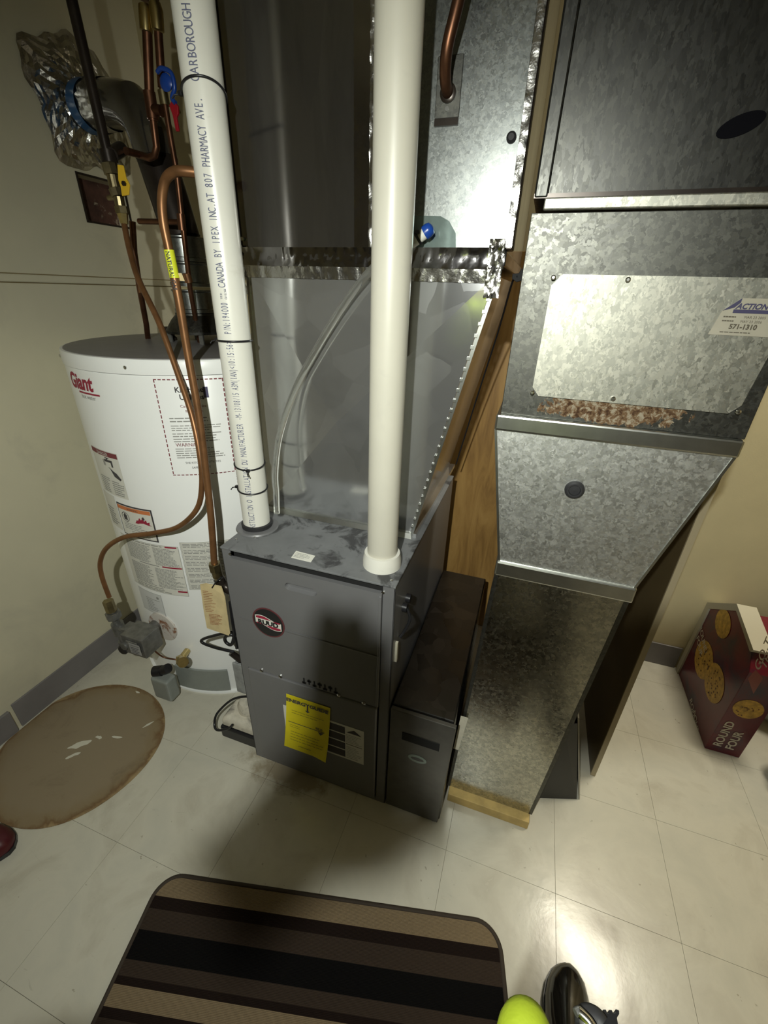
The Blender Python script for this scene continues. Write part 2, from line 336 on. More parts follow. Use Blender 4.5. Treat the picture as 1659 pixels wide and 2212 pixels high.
def mat_mat():
    m, nt, b = base_mat('striped_mat_pile'); v = coords(nt)
    sep = nd(nt, 'ShaderNodeSeparateXYZ'); nt.links.new(v, sep.inputs[0])
    mr = nd(nt, 'ShaderNodeMapRange', i_1=0.0, i_2=0.6, i_3=0.0, i_4=1.0); neg = nd(nt, 'ShaderNodeMath', operation='MULTIPLY'); neg.inputs[1].default_value = -1
    nt.links.new(sep.outputs[1], neg.inputs[0]); nt.links.new(neg.outputs[0], mr.inputs[0])
    tan, dk, br, bk = (0.21, 0.155, 0.092), (0.014, 0.008, 0.006), (0.042, 0.029, 0.021), (0.0035, 0.003, 0.003)
    st = [(0, tan), (0.087, dk), (0.13, br), (0.203, bk), (0.29, br), (0.338, dk), (0.362, tan), (0.42, dk), (0.447, br), (0.52, bk), (0.6, br), (0.65, dk), (0.675, tan), (0.74, dk), (0.78, br), (0.86, bk)]
    st = [(p / 1.0, c) for p, c in st]
    rp = ramp(nt, mr.outputs[0], st); rp.color_ramp.interpolation = 'CONSTANT'
    wv = nd(nt, 'ShaderNodeTexWave', i_Scale=130.0); wv.bands_direction = 'Y'; nt.links.new(v, wv.inputs['Vector'])
    n = noise(nt, v, 180, 3); mu = nd(nt, 'ShaderNodeMath', operation='ADD'); nt.links.new(wv.outputs['Fac'], mu.inputs[0]); nt.links.new(n, mu.inputs[1])
    k = ramp(nt, mu.outputs[0], [(0.4, (0.7, 0.7, 0.7)), (1.0, (1.15, 1.15, 1.15))])
    mx = nt.nodes.new('ShaderNodeMix'); mx.data_type = 'RGBA'; mx.blend_type = 'MULTIPLY'; mx.inputs[0].default_value = 1; nt.links.new(rp.outputs[0], mx.inputs[6]); nt.links.new(k.outputs[0], mx.inputs[7])
    nt.links.new(mx.outputs[2], b.inputs['Base Color']); b.inputs['Roughness'].default_value = 0.95; b.inputs['Specular IOR Level'].default_value = 0.15
    bump(nt, b, mu.outputs[0], 0.6, 0.002)
    return m
M['mat'] = mat_mat()
M['matedge'] = plain('dark_brown_binding', (0.035, 0.024, 0.015), 0.8, bmp=.4, bs=120)

# ------------------------------------------------------------------ flat writing
def text_bm(s, size, fn, mb=None, spacing=1.0, bold=0.0, align='LEFT', shear=0, xs=1.0):
    cu = bpy.data.curves.new('t', 'FONT'); cu.body = s; cu.size = size; cu.space_character = spacing; cu.align_x = align; cu.offset = bold; cu.shear = shear
    cu.resolution_u = 3
    ob = bpy.data.objects.new('t', cu); COL.objects.link(ob)
    me = ob.to_mesh(); mb = mb or MB()
    vs = [mb.b.verts.new(fn(v.co.x * xs, v.co.y)) for v in me.vertices]
    for p in me.polygons:
        try: mb.b.faces.new([vs[i] for i in p.vertices])
        except ValueError: pass
    ob.to_mesh_clear(); bpy.data.objects.remove(ob); bpy.data.curves.remove(cu)
    return mb
def lines(mb, fn, u0, u1, v0, v1, n, frac=0.45, words=True, seed=1, minlen=.6):
    rn = random.Random(seed)          # unreadably small print: rows of word-like dashes
    for k in range(n):
        v = v0 + (v1 - v0) * (k + 0.5) / n; h = (v1 - v0) / n * frac / 2
        u = u0; end = u0 + (u1 - u0) * rn.uniform(minlen, 1)
        while u < end:
            wd = rn.uniform(0.05, 0.17) * (u1 - u0) if words else end - u
            e = min(u + wd, end); steps = 1
            mb.face([fn(u, v - h), fn(e, v - h), fn(e, v + h), fn(u, v + h)])
            u = e + 0.018 * (u1 - u0)
    return mb
def rect(mb, fn, u0, u1, v0, v1, n=1):
    for i in range(n):
        a, c = u0 + (u1 - u0) * i / n, u0 + (u1 - u0) * (i + 1) / n
        mb.face([fn(a, v0), fn(c, v0), fn(c, v1), fn(a, v1)])
    return mb

# ================================================================== SETTING
XL, XR, YB, YF, ZC = -1.555, 1.75, 1.74, -3.2, 2.45
fl = MB().box(XL - .1, XR + .1, YF - .1, YB + .1, -0.08, -0.003).build('floor', M['sub']); tag(fl, kind='structure')
gx = [XL] + [0.304 + 0.305 * k for k in range(-6, 5)] + [XR]; gy = [YF] + [0.697 + 0.305 * k for k in range(-12, 4)] + [YB]
gx = sorted(set(round(v, 4) for v in gx if XL <= v <= XR)); gy = sorted(set(round(v, 4) for v in gy if YF <= v <= YB))
cache = {}
for i in range(len(gx) - 1):
    for j in range(len(gy) - 1):
        x0, x1, y0, y1 = gx[i], gx[i + 1], gy[j], gy[j + 1]; wx, wy = round(x1 - x0, 3), round(y1 - y0, 3)
        if wx < .02 or wy < .02: continue
        g = 0.0003
        if (wx, wy) not in cache:
            o = MB().box(g, wx - g, g, wy - g, -0.003, 0).build('floor_tile', M['tile'], fl, bevel=0.0003, seg=1); cache[(wx, wy)] = o.data
        else:
            o = bpy.data.objects.new('floor_tile', cache[(wx, wy)]); COL.objects.link(o); o.parent = fl
        o.location = (x0, y0, random.uniform(-0.0003, 0))
# left wall with the ragged opening beside the vent
hy0, hy1, hz0, hz1 = 1.352, 1.535, 1.645, 1.775
mb = MB(); mb.box(XL - .1, XL, YF - .1, hy0, -0.003, ZC); mb.box(XL - .1, XL, hy1, YB + .1, -0.003, ZC); mb.box(XL - .1, XL, hy0, hy1, -0.003, hz0); mb.box(XL - .1, XL, hy0, hy1, hz1, ZC)
wl = tag(mb.build('wall_left', M['wall']), kind='structure')
op = MB().box(XL - .1, XL - .055, hy0 - .002, hy1 + .002, hz0 - .002, hz1 + .002).build('opening_back', plain('hole_brown', (0.07, 0.03, 0.02), .8, var=.4, vs=25, dirt=(0.3, .25, .18), ds=14, dlo=.6, dhi=.66), wl)
mb = MB()
for a, c, e, g in ((hy0 - .006, hy0, hz0 - .006, hz1 + .006), (hy1, hy1 + .006, hz0 - .006, hz1 + .006), (hy0, hy1, hz0 - .006, hz0), (hy0, hy1, hz1, hz1 + .006)): mb.box(XL - .001, XL + .003, a, c, e, g)
mb.build('opening_edge', M['iron'], wl)
tag(MB().box(XL, XR, YB, YB + .1, -0.003, ZC).build('wall_back', M['wallback']), kind='structure')
tag(MB().box(XR, XR + .1, YF, YB, -0.003, ZC).build('wall_right', M['wallback']), kind='structure')
tag(MB().box(XL, XR, YF - .1, YF, -0.003, ZC).build('wall_front', plain('dim_brown_wall', (.22, .18, .13), .8)), kind='structure')
tag(MB().box(XL - .1, XR + .1, YF - .1, YB + .1, ZC, ZC + .08).build('ceiling', M['ceil']), kind='structure')
tag(MB().box(XL, XL + .007, 0.56, YB, 0.0, 0.113).build('baseboard_left', M['base'], bevel=.002), kind='structure')
tag(MB().box(XL, XL + .012, YF, 0.545, 0.0, 0.100).build('baseboard_leftnear', M['base'], bevel=.002), kind='structure')
bpy.data.objects['baseboard_leftnear'].name = 'baseboard_left.001'
tag(MB().box(XL, 0.823, YB - .007, YB, 0.0, 0.113).build('baseboard_back', M['base'], bevel=.002), kind='structure')
t1 = tag(MB().box(XL, XL + .010, YF, YB, 1.449, 1.471).build('trim_1', M['wall'], bevel=.004), kind='structure')
MB().box(XL, XL + .0012, YF, YB, 1.4462, 1.449).box(XL, XL + .0012, YF, YB, 1.471, 1.4738).build('joint_line', plain('ochre_caulk_line', (.22, .17, .08), .8), t1)
tag(MB().box(XL, -0.75, YB - .006, YB, 1.448, 1.472).build('trim_2', M['wall'], bevel=.0015), kind='structure')

# ================================================================== WATER HEATER
HX, HY, HR = -1.126, 1.311, 0.407
wh = thing('water_heater', 'tall white cylindrical gas water heater with grey top, standing in the left corner', 'water heater', (HX, HY, 0))
MB().lathe([(HR, 0.012), (HR, 1.232), (HR - .001, 1.234)], (HX, HY, 0), n=96).build('jacket', M['white'], wh, smooth=40)
MB().lathe([(HR + .003, 1.236), (HR + .003, 1.268), (HR, 1.275), (HR - .006, 1.276), (HR - .01, 1.274)], (HX, HY, 0), n=96).build('top_band', M['white'], wh, smooth=30)
MB().lathe([(HR - .008, 1.270), (HR - .008, 1.277), (0.2, 1.281), (0.06, 1.281)], (HX, HY, 0), n=96).build('top_cover', M['heatertop'], wh, smooth=30)
MB().lathe([(HR + .010, 0.0), (HR + .010, 0.008), (HR - .002, 0.013)], (HX, HY, 0), n=96).build('base_rim', M['white'], wh, smooth=30)
def hc(th, z, off=0.0008): return Vector((HX + (HR + off) * math.cos(th), HY + (HR + off) * math.sin(th), z))
MB().grid(lambda u, v: hc(-1.60 + .52 * u, 0.018 + .108 * v, 0.006), 12, 1).build('burner_cover', M['heatgrey'], wh, solid=.008, label='grey curved burner access cover')
for th in (-1.36, -0.6, -2.2): MB().lathe([(0.005, 0), (0.005, .003), (0.002, .004)], hc(th, 1.254, 0.002), '-y', 10).build('screw', M['screw'], wh, smooth=40)
def HF(th0, z0, off=0.0012):   # u metres right along surface, v metres up
    return lambda u, v: hc(th0 + u / HR, z0 + v, off)
# dashed warning frame
F = HF(-1.195, 1.226); W_, H_ = 0.445 * HR, 0.283
mb = MB()
for i in range(15):
    u = W_ / 15 * i; rect(mb, F, u, u + W_ / 15 * .68, -.003, 0); rect(mb, F, u, u + W_ / 15 * .68, -H_, -H_ + .0028)
for i in range(20):
    v = -H_ / 20 * i; rect(mb, F, 0, .0028, v - H_ / 20 * .68, v); rect(mb, F, W_ - .003, W_, v - H_ / 20 * .68, v)
mb.build('dashed_frame', M['printmaroon'], wh)
mb = MB(); text_bm('Kitchener', .021, lambda u, v: F(.092 + u, -.036 + v), mb, align='CENTER', bold=.0004); text_bm('Utilities', .021, lambda u, v: F(.092 + u, -.056 + v), mb, align='CENTER', bold=.0004)
text_bm('THE KITCHENER UTILITIES', .0085, lambda u, v: F(.092 + u, -.246 + v), mb, align='CENTER')
text_bm('SAFETY FIRST', .009, lambda u, v: F(.085 + u, -.262 + v), mb, align='CENTER')
mb.build('utility_lettering', M['printdark'], wh)
mb = MB(); rect(mb, F, .124, .137, -.052, -.022, 1); mb.build('utility_mark', M['purple'], wh)
mb = MB(); text_bm('Caution Notice', .011, lambda u, v: F(.092 + u, -.078 + v), mb, align='CENTER'); text_bm('Rental Unit', .010, lambda u, v: F(.092 + u, -.092 + v), mb, align='CENTER')
text_bm('WARNING', .015, lambda u, v: F(.025 + u, -.192 + v), mb); mb.build('warning_lettering', M['printmaroon'], wh)
mb = MB(); lines(mb, F, .022, W_ - .012, -.122, -.104, 2, .35, seed=3); lines(mb, F, .022, W_ - .012, -.147, -.127, 3, .35, seed=4)
lines(mb, F, .022, W_ - .012, -.181, -.15, 4, .35, seed=5); lines(mb, F, .022, W_ - .012, -.23, -.196, 5, .35, seed=6); mb.build('small_print', M['papergrey'], wh)
# brand script
F = HF(-2.02, 1.178); mb = MB(); text_bm('Giant', .062, lambda u, v: F(u, v), mb, bold=.002, shear=.2, xs=.95); rect(mb, F, .05, .155, -.012, -.007, 6); mb.build('brand_script', M['printred'], wh)
F = HF(-1.87, 1.152); mb = MB(); text_bm('hot water', .018, lambda u, v: F(u, v), mb); mb.build('brand_subline', M['papergrey'], wh)
# scald danger label
def label_patch(name, F, w_, h_, m_, n=10, off=None): mb = MB(); rect(mb, F, 0, w_, -h_, 0, n); return mb.build(name, m_, wh)
F = HF(-2.0, .995, .0008); F2 = HF(-2.0, .995, .0016); label_patch('danger_label', F, .150, .155, M['paper'])
mb = MB(); rect(mb, F2, .002, .148, -.018, -.002, 8); mb.build('danger_header', M['printmaroon'], wh)
mb = MB(); text_bm('DANGER', .015, lambda u, v: HF(-2.0, .995, .0022)(.075 + u, -.0155 + v), mb, align='CENTER'); mb.build('danger_word', M['paper'], wh)
mb = MB()   # tap pictogram and scalded hand
rect(mb, F2, .078, .118, -.036, -.028, 2); rect(mb, F2, .090, .097, -.028, -.022); rect(mb, F2, .110, .118, -.050, -.034); rect(mb, F2, .084, .104, -.024, -.021)
mb.face([F2(.100, -.060), F2(.125, -.068), F2(.142, -.086), F2(.136, -.092), F2(.112, -.082)])
for k in range(4): mb.face([F2(.104 + .004 * k, -.062 - .002 * k), F2(.092 + .006 * k, -.054 - .004 * k), F2(.094 + .006 * k, -.0525 - .004 * k), F2(.108 + .004 * k, -.0605 - .002 * k)])
for k in range(3): rect(mb, F2, .070 + k * .004, .0715 + k * .004, -.05, -.03)
mb.build('danger_pictogram', M['printdark'], wh)
mb = MB(); lines(mb, F2, .02, .085, -.15, -.092, 8, .4, seed=8); lines(mb, F2, .088, .147, -.15, -.098, 7, .45, seed=9); mb.build('danger_print', M['papergrey'], wh)
# flammable vapour warning with black rounded border
F = HF(-1.815, .818, .0008); F2 = HF(-1.815, .818, .0016); F3 = HF(-1.815, .818, .0024); w_, h_ = .154, .120
label_patch('warning_border', F, w_, h_, M['printdark']); mb = MB(); rect(mb, F2, .005, w_ - .005, -h_ + .005, -.005, 8); mb.build('warning_label', M['paper'], wh)
mb = MB(); rect(mb, F3, .006, w_ - .006, -.020, -.006, 8); mb.build('warning_header', M['orange'], wh)
mb = MB(); text_bm('WARNING', .010, lambda u, v: HF(-1.815, .818, .003)(.077 + u, -.017 + v), mb, align='CENTER')
for k in range(20):
    a, c = 2 * math.pi * k / 20, 2 * math.pi * (k + 1) / 20
    mb.face([F3(.036 + .018 * math.cos(a), -.046 + .018 * math.sin(a)), F3(.036 + .018 * math.cos(c), -.046 + .018 * math.sin(c)), F3(.036 + .016 * math.cos(c), -.046 + .016 * math.sin(c)), F3(.036 + .016 * math.cos(a), -.046 + .016 * math.sin(a))])
rect(mb, F3, .028, .044, -.057, -.038); rect(mb, F3, .032, .040, -.038, -.033)
mb.face([F3(.110, -.034), F3(.118, -.030), F3(.122, -.040), F3(.114, -.043)]); mb.build('warning_symbols', M['printdark'], wh)
mb = MB(); pts = [(.078, -.060), (.088, -.046), (.093, -.048), (.100, -.036), (.106, -.044), (.112, -.036), (.118, -.046), (.126, -.040), (.128, -.050), (.138, -.046), (.136, -.056), (.144, -.060)]
mb.face([F3(*p) for p in pts]); mb.build('flame_symbol', M['printred'], wh)
mb = MB(); lines(mb, F3, .022, .145, -.092, -.066, 4, .4, seed=11); lines(mb, F3, .05, .148, -.112, -.094, 3, .4, seed=12); mb.build('warning_print', M['papergrey'], wh)
F = HF(-2.04, .835, .0008); label_patch('side_label', F, .085, .13, M['paper'], 8); mb = MB(); lines(mb, HF(-2.04, .835, .0016), .01, .08, -.12, -.05, 7, .4, seed=14); mb.build('side_print', M['papergrey'], wh)
# operating instructions, three bordered blocks
F = HF(-1.90, .688, .0008); F2 = HF(-1.90, .688, .0016); F3 = HF(-1.90, .688, .0024); w_, h_ = .252, .205
label_patch('instruction_sheet', F, w_, h_, M['paper'], 12)
mb = MB(); rect(mb, F2, 0, w_, -.0012, 0, 12); rect(mb, F2, 0, w_, -h_, -h_ + .0012, 12); rect(mb, F2, w_ - .0012, w_, -h_, 0)
rect(mb, F2, .08, .165, -.090, -.0865, 6); rect(mb, F2, .03, .16, -.187, -.184, 6); mb.build('instruction_rules', M['papergrey'], wh)
mb = MB(); rect(mb, F2, .205, .246, -.008, -.0025, 3); rect(mb, F2, .178, .249, -.0905, -.085, 4); rect(mb, F2, .216, .25, -.190, -.183, 3); mb.build('instruction_headers', M['printred'], wh)
mb = MB()
lines(mb, F2, .03, .20, -.009, -.003, 1, .6, seed=20)
lines(mb, F2, .03, .145, -.083, -.012, 14, .5, seed=21, minlen=.8); lines(mb, F2, .155, .245, -.083, -.012, 14, .5, seed=22, minlen=.7)
lines(mb, F2, .03, .135, -.18, -.096, 16, .5, seed=23, minlen=.7); lines(mb, F2, .145, .247, -.18, -.096, 16, .5, seed=24, minlen=.6)
lines(mb, F2, .03, .245, -.202, -.19, 2, .5, seed=25); mb.build('instruction_print', M['papergrey'], wh)
F = HF(-1.262, .706, .0008); F2 = HF(-1.262, .706, .0016); w_, h_ = .165, .192
label_patch('notice_sheet', F, w_, h_, M['paper'], 8)
mb = MB(); rect(mb, F2, 0, w_, -.001, 0, 8); rect(mb, F2, 0, w_, -h_, -h_ + .001, 8); rect(mb, F2, 0, .001, -h_, 0); rect(mb, F2, .004, .0048, -h_, 0)
for k in range(8):
    v = -h_ / 8 * k; rect(mb, F2, .006, w_, v - .0012, v - .0004, 8); lines(mb, F2, .008, w_ - .01, v - h_ / 8 * .88, v - .004, 3, .5, seed=30 + k, minlen=.85)
mb.build('notice_print', M['papergrey'], wh)
F = HF(-1.86, .468, .0008); F2 = HF(-1.86, .468, .0016); w_, h_ = .122, .10
label_patch('certification_label', F, w_, h_, plain('silver_label', (.66, .67, .66), .4), 8)
mb = MB(); rect(mb, F2, 0, w_, -.001, 0, 6); rect(mb, F2, 0, w_, -h_, -h_ + .001, 6); rect(mb, F2, w_ - .001, w_, -h_, 0)
for k in range(14):
    a, c = 2 * math.pi * k / 14, 2 * math.pi * (k + 1) / 14; mb.face([F2(.103, -.018), F2(.103 + .006 * math.cos(a), -.018 + .006 * math.sin(a)), F2(.103 + .006 * math.cos(c), -.018 + .006 * math.sin(c))])
lines(mb, F2, .04, .115, -.09, -.028, 8, .3, seed=41, minlen=.4); mb.build('certification_print', M['papergrey'], wh)
# burner port ring + gas control valve
MB().lathe([(.062, -.004), (.062, .004), (.056, .005)], hc(-1.63, .315, .002), '-y', 28).build('burner_window', plain('rusty_ring', (.62, .58, .53), .5, dirt=(.25, .1, .04), ds=25, dlo=.5, dhi=.6), wh, smooth=40)
VX, VY, VZ = -1.178, .838, .318
mb = MB(); mb.box(VX - .045, VX + .052, VY - .05, VY + .03, VZ - .05, VZ + .035); mb.box(VX - .075, VX - .045, VY - .025, VY + .02, VZ - .02, VZ + .03)
mb.cyl((VX + .0, VY + .03, VZ), (VX + .0, VY + .085, VZ), .022)
mb.box(VX - .02, VX + .03, VY - .056, VY - .05, VZ - .035, VZ + .02)
mb.build('gas_control', M['castgrey'], wh, bevel=.004)
mb = MB(); rect(mb, lambda u, v: Vector((VX - .005 + u, VY - .0575, VZ - .03 + v)), 0, .05, 0, .048); mb.build('control_plate', plain('control_label', (.32, .32, .31), .4), wh)
mb = MB(); text_bm('THERMOSTAT', .0065, lambda u, v: Vector((VX + u, VY - .0582, VZ + .006 + v)), mb); lines(mb, lambda u, v: Vector((VX + u, VY - .0582, VZ + v)), 0, .042, -.028, .002, 4, .4, seed=50); mb.build('control_lettering', M['printdark'], wh)
MB().lathe([(.020, 0), (.020, .022), (.016, .026)], (VX - .058, VY - .028, VZ - .045), '-y', 12).build('control_knob', M['black'], wh, smooth=40)
MB().lathe([(.014, 0), (.014, .012)], (VX - .03, VY - .05, VZ - .01), '-y', 14).build('pilot_button', M['castgrey'], wh, smooth=40)
# drip leg and elbows into valve (black iron)
mb = MB(); gxp = VX - .135
mb.tube([(gxp + .005, VY + .005, .395), (gxp + .012, VY + .004, .30), (gxp + .016, VY + .004, .235)], .012); mb.cyl((gxp + .007, VY + .004, .385), (gxp + .009, VY + .004, .36), .025, n=8); mb.cyl((gxp + .012, VY + .004, .335), (gxp + .014, VY + .004, .285), .021)
mb.cyl((gxp + .012, VY + .004, VZ), (VX - .07, VY, VZ), .014); mb.cyl((gxp + .015, VY + .004, .25), (gxp + .016, VY + .004, .222), .018)
mb.build('drip_leg', M['castgrey'], wh, smooth=35)
MB().cyl((gxp, VY + .006, .435), (gxp + .006, VY + .004, .388), .018, n=6).build('flare_nut', M['brassdull'], wh)
MB().tube(spline([(VX + .02, VY + .0, VZ - .05), (VX + .04, VY + .02, VZ - .11), (VX + .09, VY + .035, .235 - .04), (HX + .06, .90, .16)]), .003, 8).build('thermocouple_tube', M['copperdark'], wh, smooth=60)
mb = MB(); mb.cyl((-1.062, .905, .222), (-1.055, .862, .222), .012); mb.cyl((-1.056, .868, .232), (-1.05, .855, .21), .018, n=8); mb.cyl((-1.06, .865, .222), (-1.03, .845, .236), .013); mb.cyl((-1.03, .845, .236), (-1.018, .838, .243), .019)
mb.build('drain_valve', M['brass'], wh, smooth=35)
MB().box(-1.180, -1.098, .812, .862, .022, .128).build('igniter_box', M['heatgrey'], wh, bevel=.01, seg=3, label='small grey box under the gas control')
mb = MB(); mb.cyl((-1.175, .835, .140), (-1.145, .845, .146), .020); mb.cyl((-1.138, .845, .15), (-1.115, .85, .165), .018); mb.build('igniter_cable_cap', M['black'], wh, smooth=40)
# draft hood on top
for k in range(4):
    a = math.pi / 4 + k * math.pi / 2; mb = MB(); mb.box(HX + .092 * math.cos(a) - .008, HX + .092 * math.cos(a) + .008, HY + .092 * math.sin(a) - .003, HY + .092 * math.sin(a) + .003, 1.279, 1.315); mb.build('hood_leg', M['castgrey'], wh)
MB().lathe([(.100, 1.310), (.102, 1.318), (.078, 1.352), (.064, 1.366), (.064, 1.372)], (HX, HY, 0), n=40).build('draft_hood', M['galvdull'], wh, smooth=30)

# flue pipe up from the hood and elbow into the left wall
fp = thing('flue_pipe', 'ribbed galvanized flue rising from the white water heater and bending into the left wall', 'flue pipe', (HX, HY, 1.36))
z = 1.374
for zz in (1.374, 1.452, 1.522):
    MB().lathe([(.062, zz), (.0625, zz + .01), (.060, zz + .012), (.060, zz + .060), (.0635, zz + .064), (.0635, zz + .068)], (HX, HY, 0), n=36).build('pipe_section', M['ductR'], fp, smooth=30)
MB().tube([(HX - .005, HY, 1.588), (HX - .028, HY, 1.69), (HX - .052, HY, 1.79)], .056, 36).build('pipe_section', M['iron'], fp, smooth=30, label='darkened upper flue section')
EL = [Vector(p) for p in ((-1.176, HY, 1.785), (-1.186, HY + .002, 1.835), (-1.212, HY + .010, 1.882), (-1.258, HY + .024, 1.915), (-1.315, HY + .042, 1.932), (-1.37, HY + .06, 1.942))]
MB().tube(EL, [.058, .0605, .0585, .0605, .0585, .0600], 28).build('elbow', M['sheetdark'], fp, smooth=18)
WC = Vector((XL, 1.432, 1.962))
def crinktube(a, c, ra, rb, nl, nc, amp, name, m_, seed):
    a, c = Vector(a), Vector(c); t = (c - a).normalized(); up = Vector((0, 0, 1)); up = (up - t * up.dot(t)).normalized(); sd3 = t.cross(up); rn = random.Random(seed); rs = []
    for k in range(nl + 1):
        u = k / nl; rad = ra + (rb - ra) * u; rs.append([a.lerp(c, u) + (up * math.cos(q) + sd3 * math.sin(q)) * (rad + amp * rn.uniform(-1, 1)) for q in [2 * math.pi * w_ / nc for w_ in range(nc)]])
    return MB().rings(rs, cap=False).build(name, m_, fp, smooth=50)
crinktube(EL[-1], WC + Vector((.004, 0, 0)), .062, .068, 14, 36, .0025, 'foil_sleeve', M['foil'], 11)
rnf = random.Random(12); NU, NV = 64, 10; offs = [[rnf.uniform(0, 1) for _ in range(NV + 1)] for _ in range(NU)]
def foilp(u, v):
    i_, j_ = int(round(u * NU)) % NU, int(round(v * NV)); a = i_ / NU * 2 * math.pi
    sq = 1 / max(abs(math.cos(a - .15)), abs(math.sin(a - .15))) ; rr = .062 + v * (.105 * min(sq, 1.28) - .0 + .012 * math.sin(5 * a) + .006 * math.sin(13 * a))
    return (XL + .003 + .022 * (1 - v) ** 2.2 + .011 * offs[i_][j_] * (1 - v * .75), WC.y + rr * math.cos(a), WC.z + rr * math.sin(a))
MB().grid(foilp, NU, NV).build('foil_seal', M['foil'], fp, label='crumpled foil tape sealing the flue to the wall')
p_ = EL[-1].lerp(WC, .45); q_ = EL[-1].lerp(WC, .72); crinktube(p_, q_, .0675, .0695, 2, 36, .0002, 'blue_tape_band', M['bluetape'], 13)

# ================================================================== FURNACE
FX0, FX1, FY0, FZ = -0.687, -0.213, 0.757, 0.859
fu = thing('gas_furnace', 'grey upright gas furnace with a red and black oval badge and yellow energy label', 'furnace', (-.45, 1.1, 0))
mb = MB(); mb.box(FX0, FX0 + .004, FY0, 1.47, 0.0, FZ - .004); mb.box(FX1 - .004, FX1, FY0, 1.47, 0.0, FZ - .004); mb.box(FX0, FX1, 1.466, 1.47, 0, FZ - .004); mb.box(FX0, FX1, FY0 + .03, 1.466, 0.0, .01)
mb.box(FX0, FX0 + .026, FY0, FY0 + .006, 0.0, FZ - .004); mb.box(FX1 - .030, FX1, FY0, FY0 + .006, 0.0, FZ - .004); mb.box(FX0 + .026, FX1 - .03, FY0, FY0 + .006, 0.0, .022)
mb.build('cabinet', M['furn'], fu, bevel=.0015)
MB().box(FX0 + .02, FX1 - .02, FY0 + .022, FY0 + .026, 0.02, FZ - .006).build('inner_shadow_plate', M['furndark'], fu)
MB().box(FX0 - .001, FX1 + .001, FY0 - .002, 1.471, FZ - .006, FZ).build('top_panel', M['furntop'], fu, bevel=.0015)
# upper door, recess handle slot cut as a dished pocket
dx0, dx1 = FX0 + .024, FX1 - .031
def door(z0, z1, y, m_, name, handle=None):
    mb = MB(); bm = mb.b
    if handle:
        hx0, hx1, hz0, hz1 = handle; cr = (hz1 - hz0) / 2; ring = []
        for k in range(9): a = math.pi / 2 + math.pi * k / 8; ring.append((hx0 + cr + cr * math.cos(a), hz0 + cr + cr * math.sin(a)))
        for k in range(9): a = -math.pi / 2 + math.pi * k / 8; ring.append((hx1 - cr + cr * math.cos(a), hz0 + cr + cr * math.sin(a)))
        outer = []
        cx_, cz_ = (hx0 + hx1) / 2, (hz0 + hz1) / 2
        for k, (x_, z_) in enumerate(ring):
            if k == 0: outer.append((hx0 + cr, z1))
            elif k < 4: outer.append((x0_ := dx0, z1 - (z1 - cz_) * k / 4))
            elif k == 4: outer.append((dx0, cz_))
            elif k < 8: outer.append((dx0, cz_ - (cz_ - (z0)) * (k - 4) / 4))
            elif k == 8: outer.append((hx0 + cr, z0))
            elif k == 9: outer.append((hx1 - cr, z0))
            elif k < 13: outer.append((dx1, z0 + (cz_ - z0) * (k - 9) / 4))
            elif k == 13: outer.append((dx1, cz_))
            elif k < 17: outer.append((dx1, cz_ + (z1 - cz_) * (k - 13) / 4))
            else: outer.append((hx1 - cr, z1))
        # corners: force exact
        outer[1] = (dx0, z1); outer[7] = (dx0, z0); outer[10] = (dx1, z0); outer[16] = (dx1, z1)
        n = len(ring)
        O = [bm.verts.new((p[0], y, p[1])) for p in outer]; I = [bm.verts.new((p[0], y, p[1])) for p in ring]
        D = [bm.verts.new((cx_ + (p[0] - cx_) * .95, y + .0115, cz_ + (p[1] - cz_) * .65)) for p in ring]
        B = [bm.verts.new((p[0], y + .012, p[1])) for p in outer]
        for k in range(n):
            q = (k + 1) % n
            bm.faces.new((O[k], O[q], I[q], I[k])); bm.faces.new((I[k], I[q], D[q], D[k])); bm.faces.new((O[q], O[k], B[k], B[q]))
        bm.faces.new(D); bm.faces.new(B[::-1])
    else: mb.box(dx0, dx1, y, y + .012, z0, z1)
    return mb.build(name, m_, fu)
ud = door(.636, .832, FY0 - .004, M['furn'], 'upper_door', (-.503, -.413, .775, .797))
mb = MB(); mb.hexa([(dx0, FY0 - .004, .636), (dx1, FY0 - .004, .636), (dx1, FY0 + .008, .636), (dx0, FY0 + .008, .636), (dx0, FY0 - .004, .636)[:3], (dx1, FY0 - .004, .636), (dx1, FY0 + .008, .636), (dx0, FY0 + .008, .636)]) if False else None
mb = MB(); mb.rings([[(dx0, FY0 + .0 - .004, .444), (dx1, FY0 - .004, .444), (dx1, FY0 + .008, .444), (dx0, FY0 + .008, .444)], [(dx0, FY0 - .004, .628), (dx1, FY0 - .004, .628), (dx1, FY0 + .008, .628), (dx0, FY0 + .008, .628)], [(dx0, FY0 - .0045, .6352), (dx1, FY0 - .007, .6352), (dx1, FY0 + .008, .6352), (dx0, FY0 + .008, .6352)]])
mb.build('middle_panel', M['furn'], fu)
mb = MB(); mb.box(dx0 + .002, dx1 - .003, FY0 - .006, FY0 + .008, .018, .438)
ldo = mb.build('lower_door', M['furn'], fu, bevel=.005, seg=3)
MB().box(dx1 - .007, dx1, FY0 - .0065, FY0 - .003, .45, .825).build('door_edge_rib', M['seam'] if False else M['furn'], fu, bevel=.002)
mb = MB()
for x_, z_ in ((-.61, .447), (-.547, .447), (-.36, .447), (-.285, .447)): MB().lathe([(.006, 0), (.006, .003), (.003, .005)], (x_, FY0 - .004, z_), '-y', 8).build('door_screw', M['screw'], fu, smooth=40)
for (x_, z_) in ((-.66, .842), (-.242, .835)): MB().lathe([(.004, 0), (.004, .002)], (x_, FY0 + .0, z_), '-y', 8).build('corner_screw', M['screw'], fu)
mb = MB()
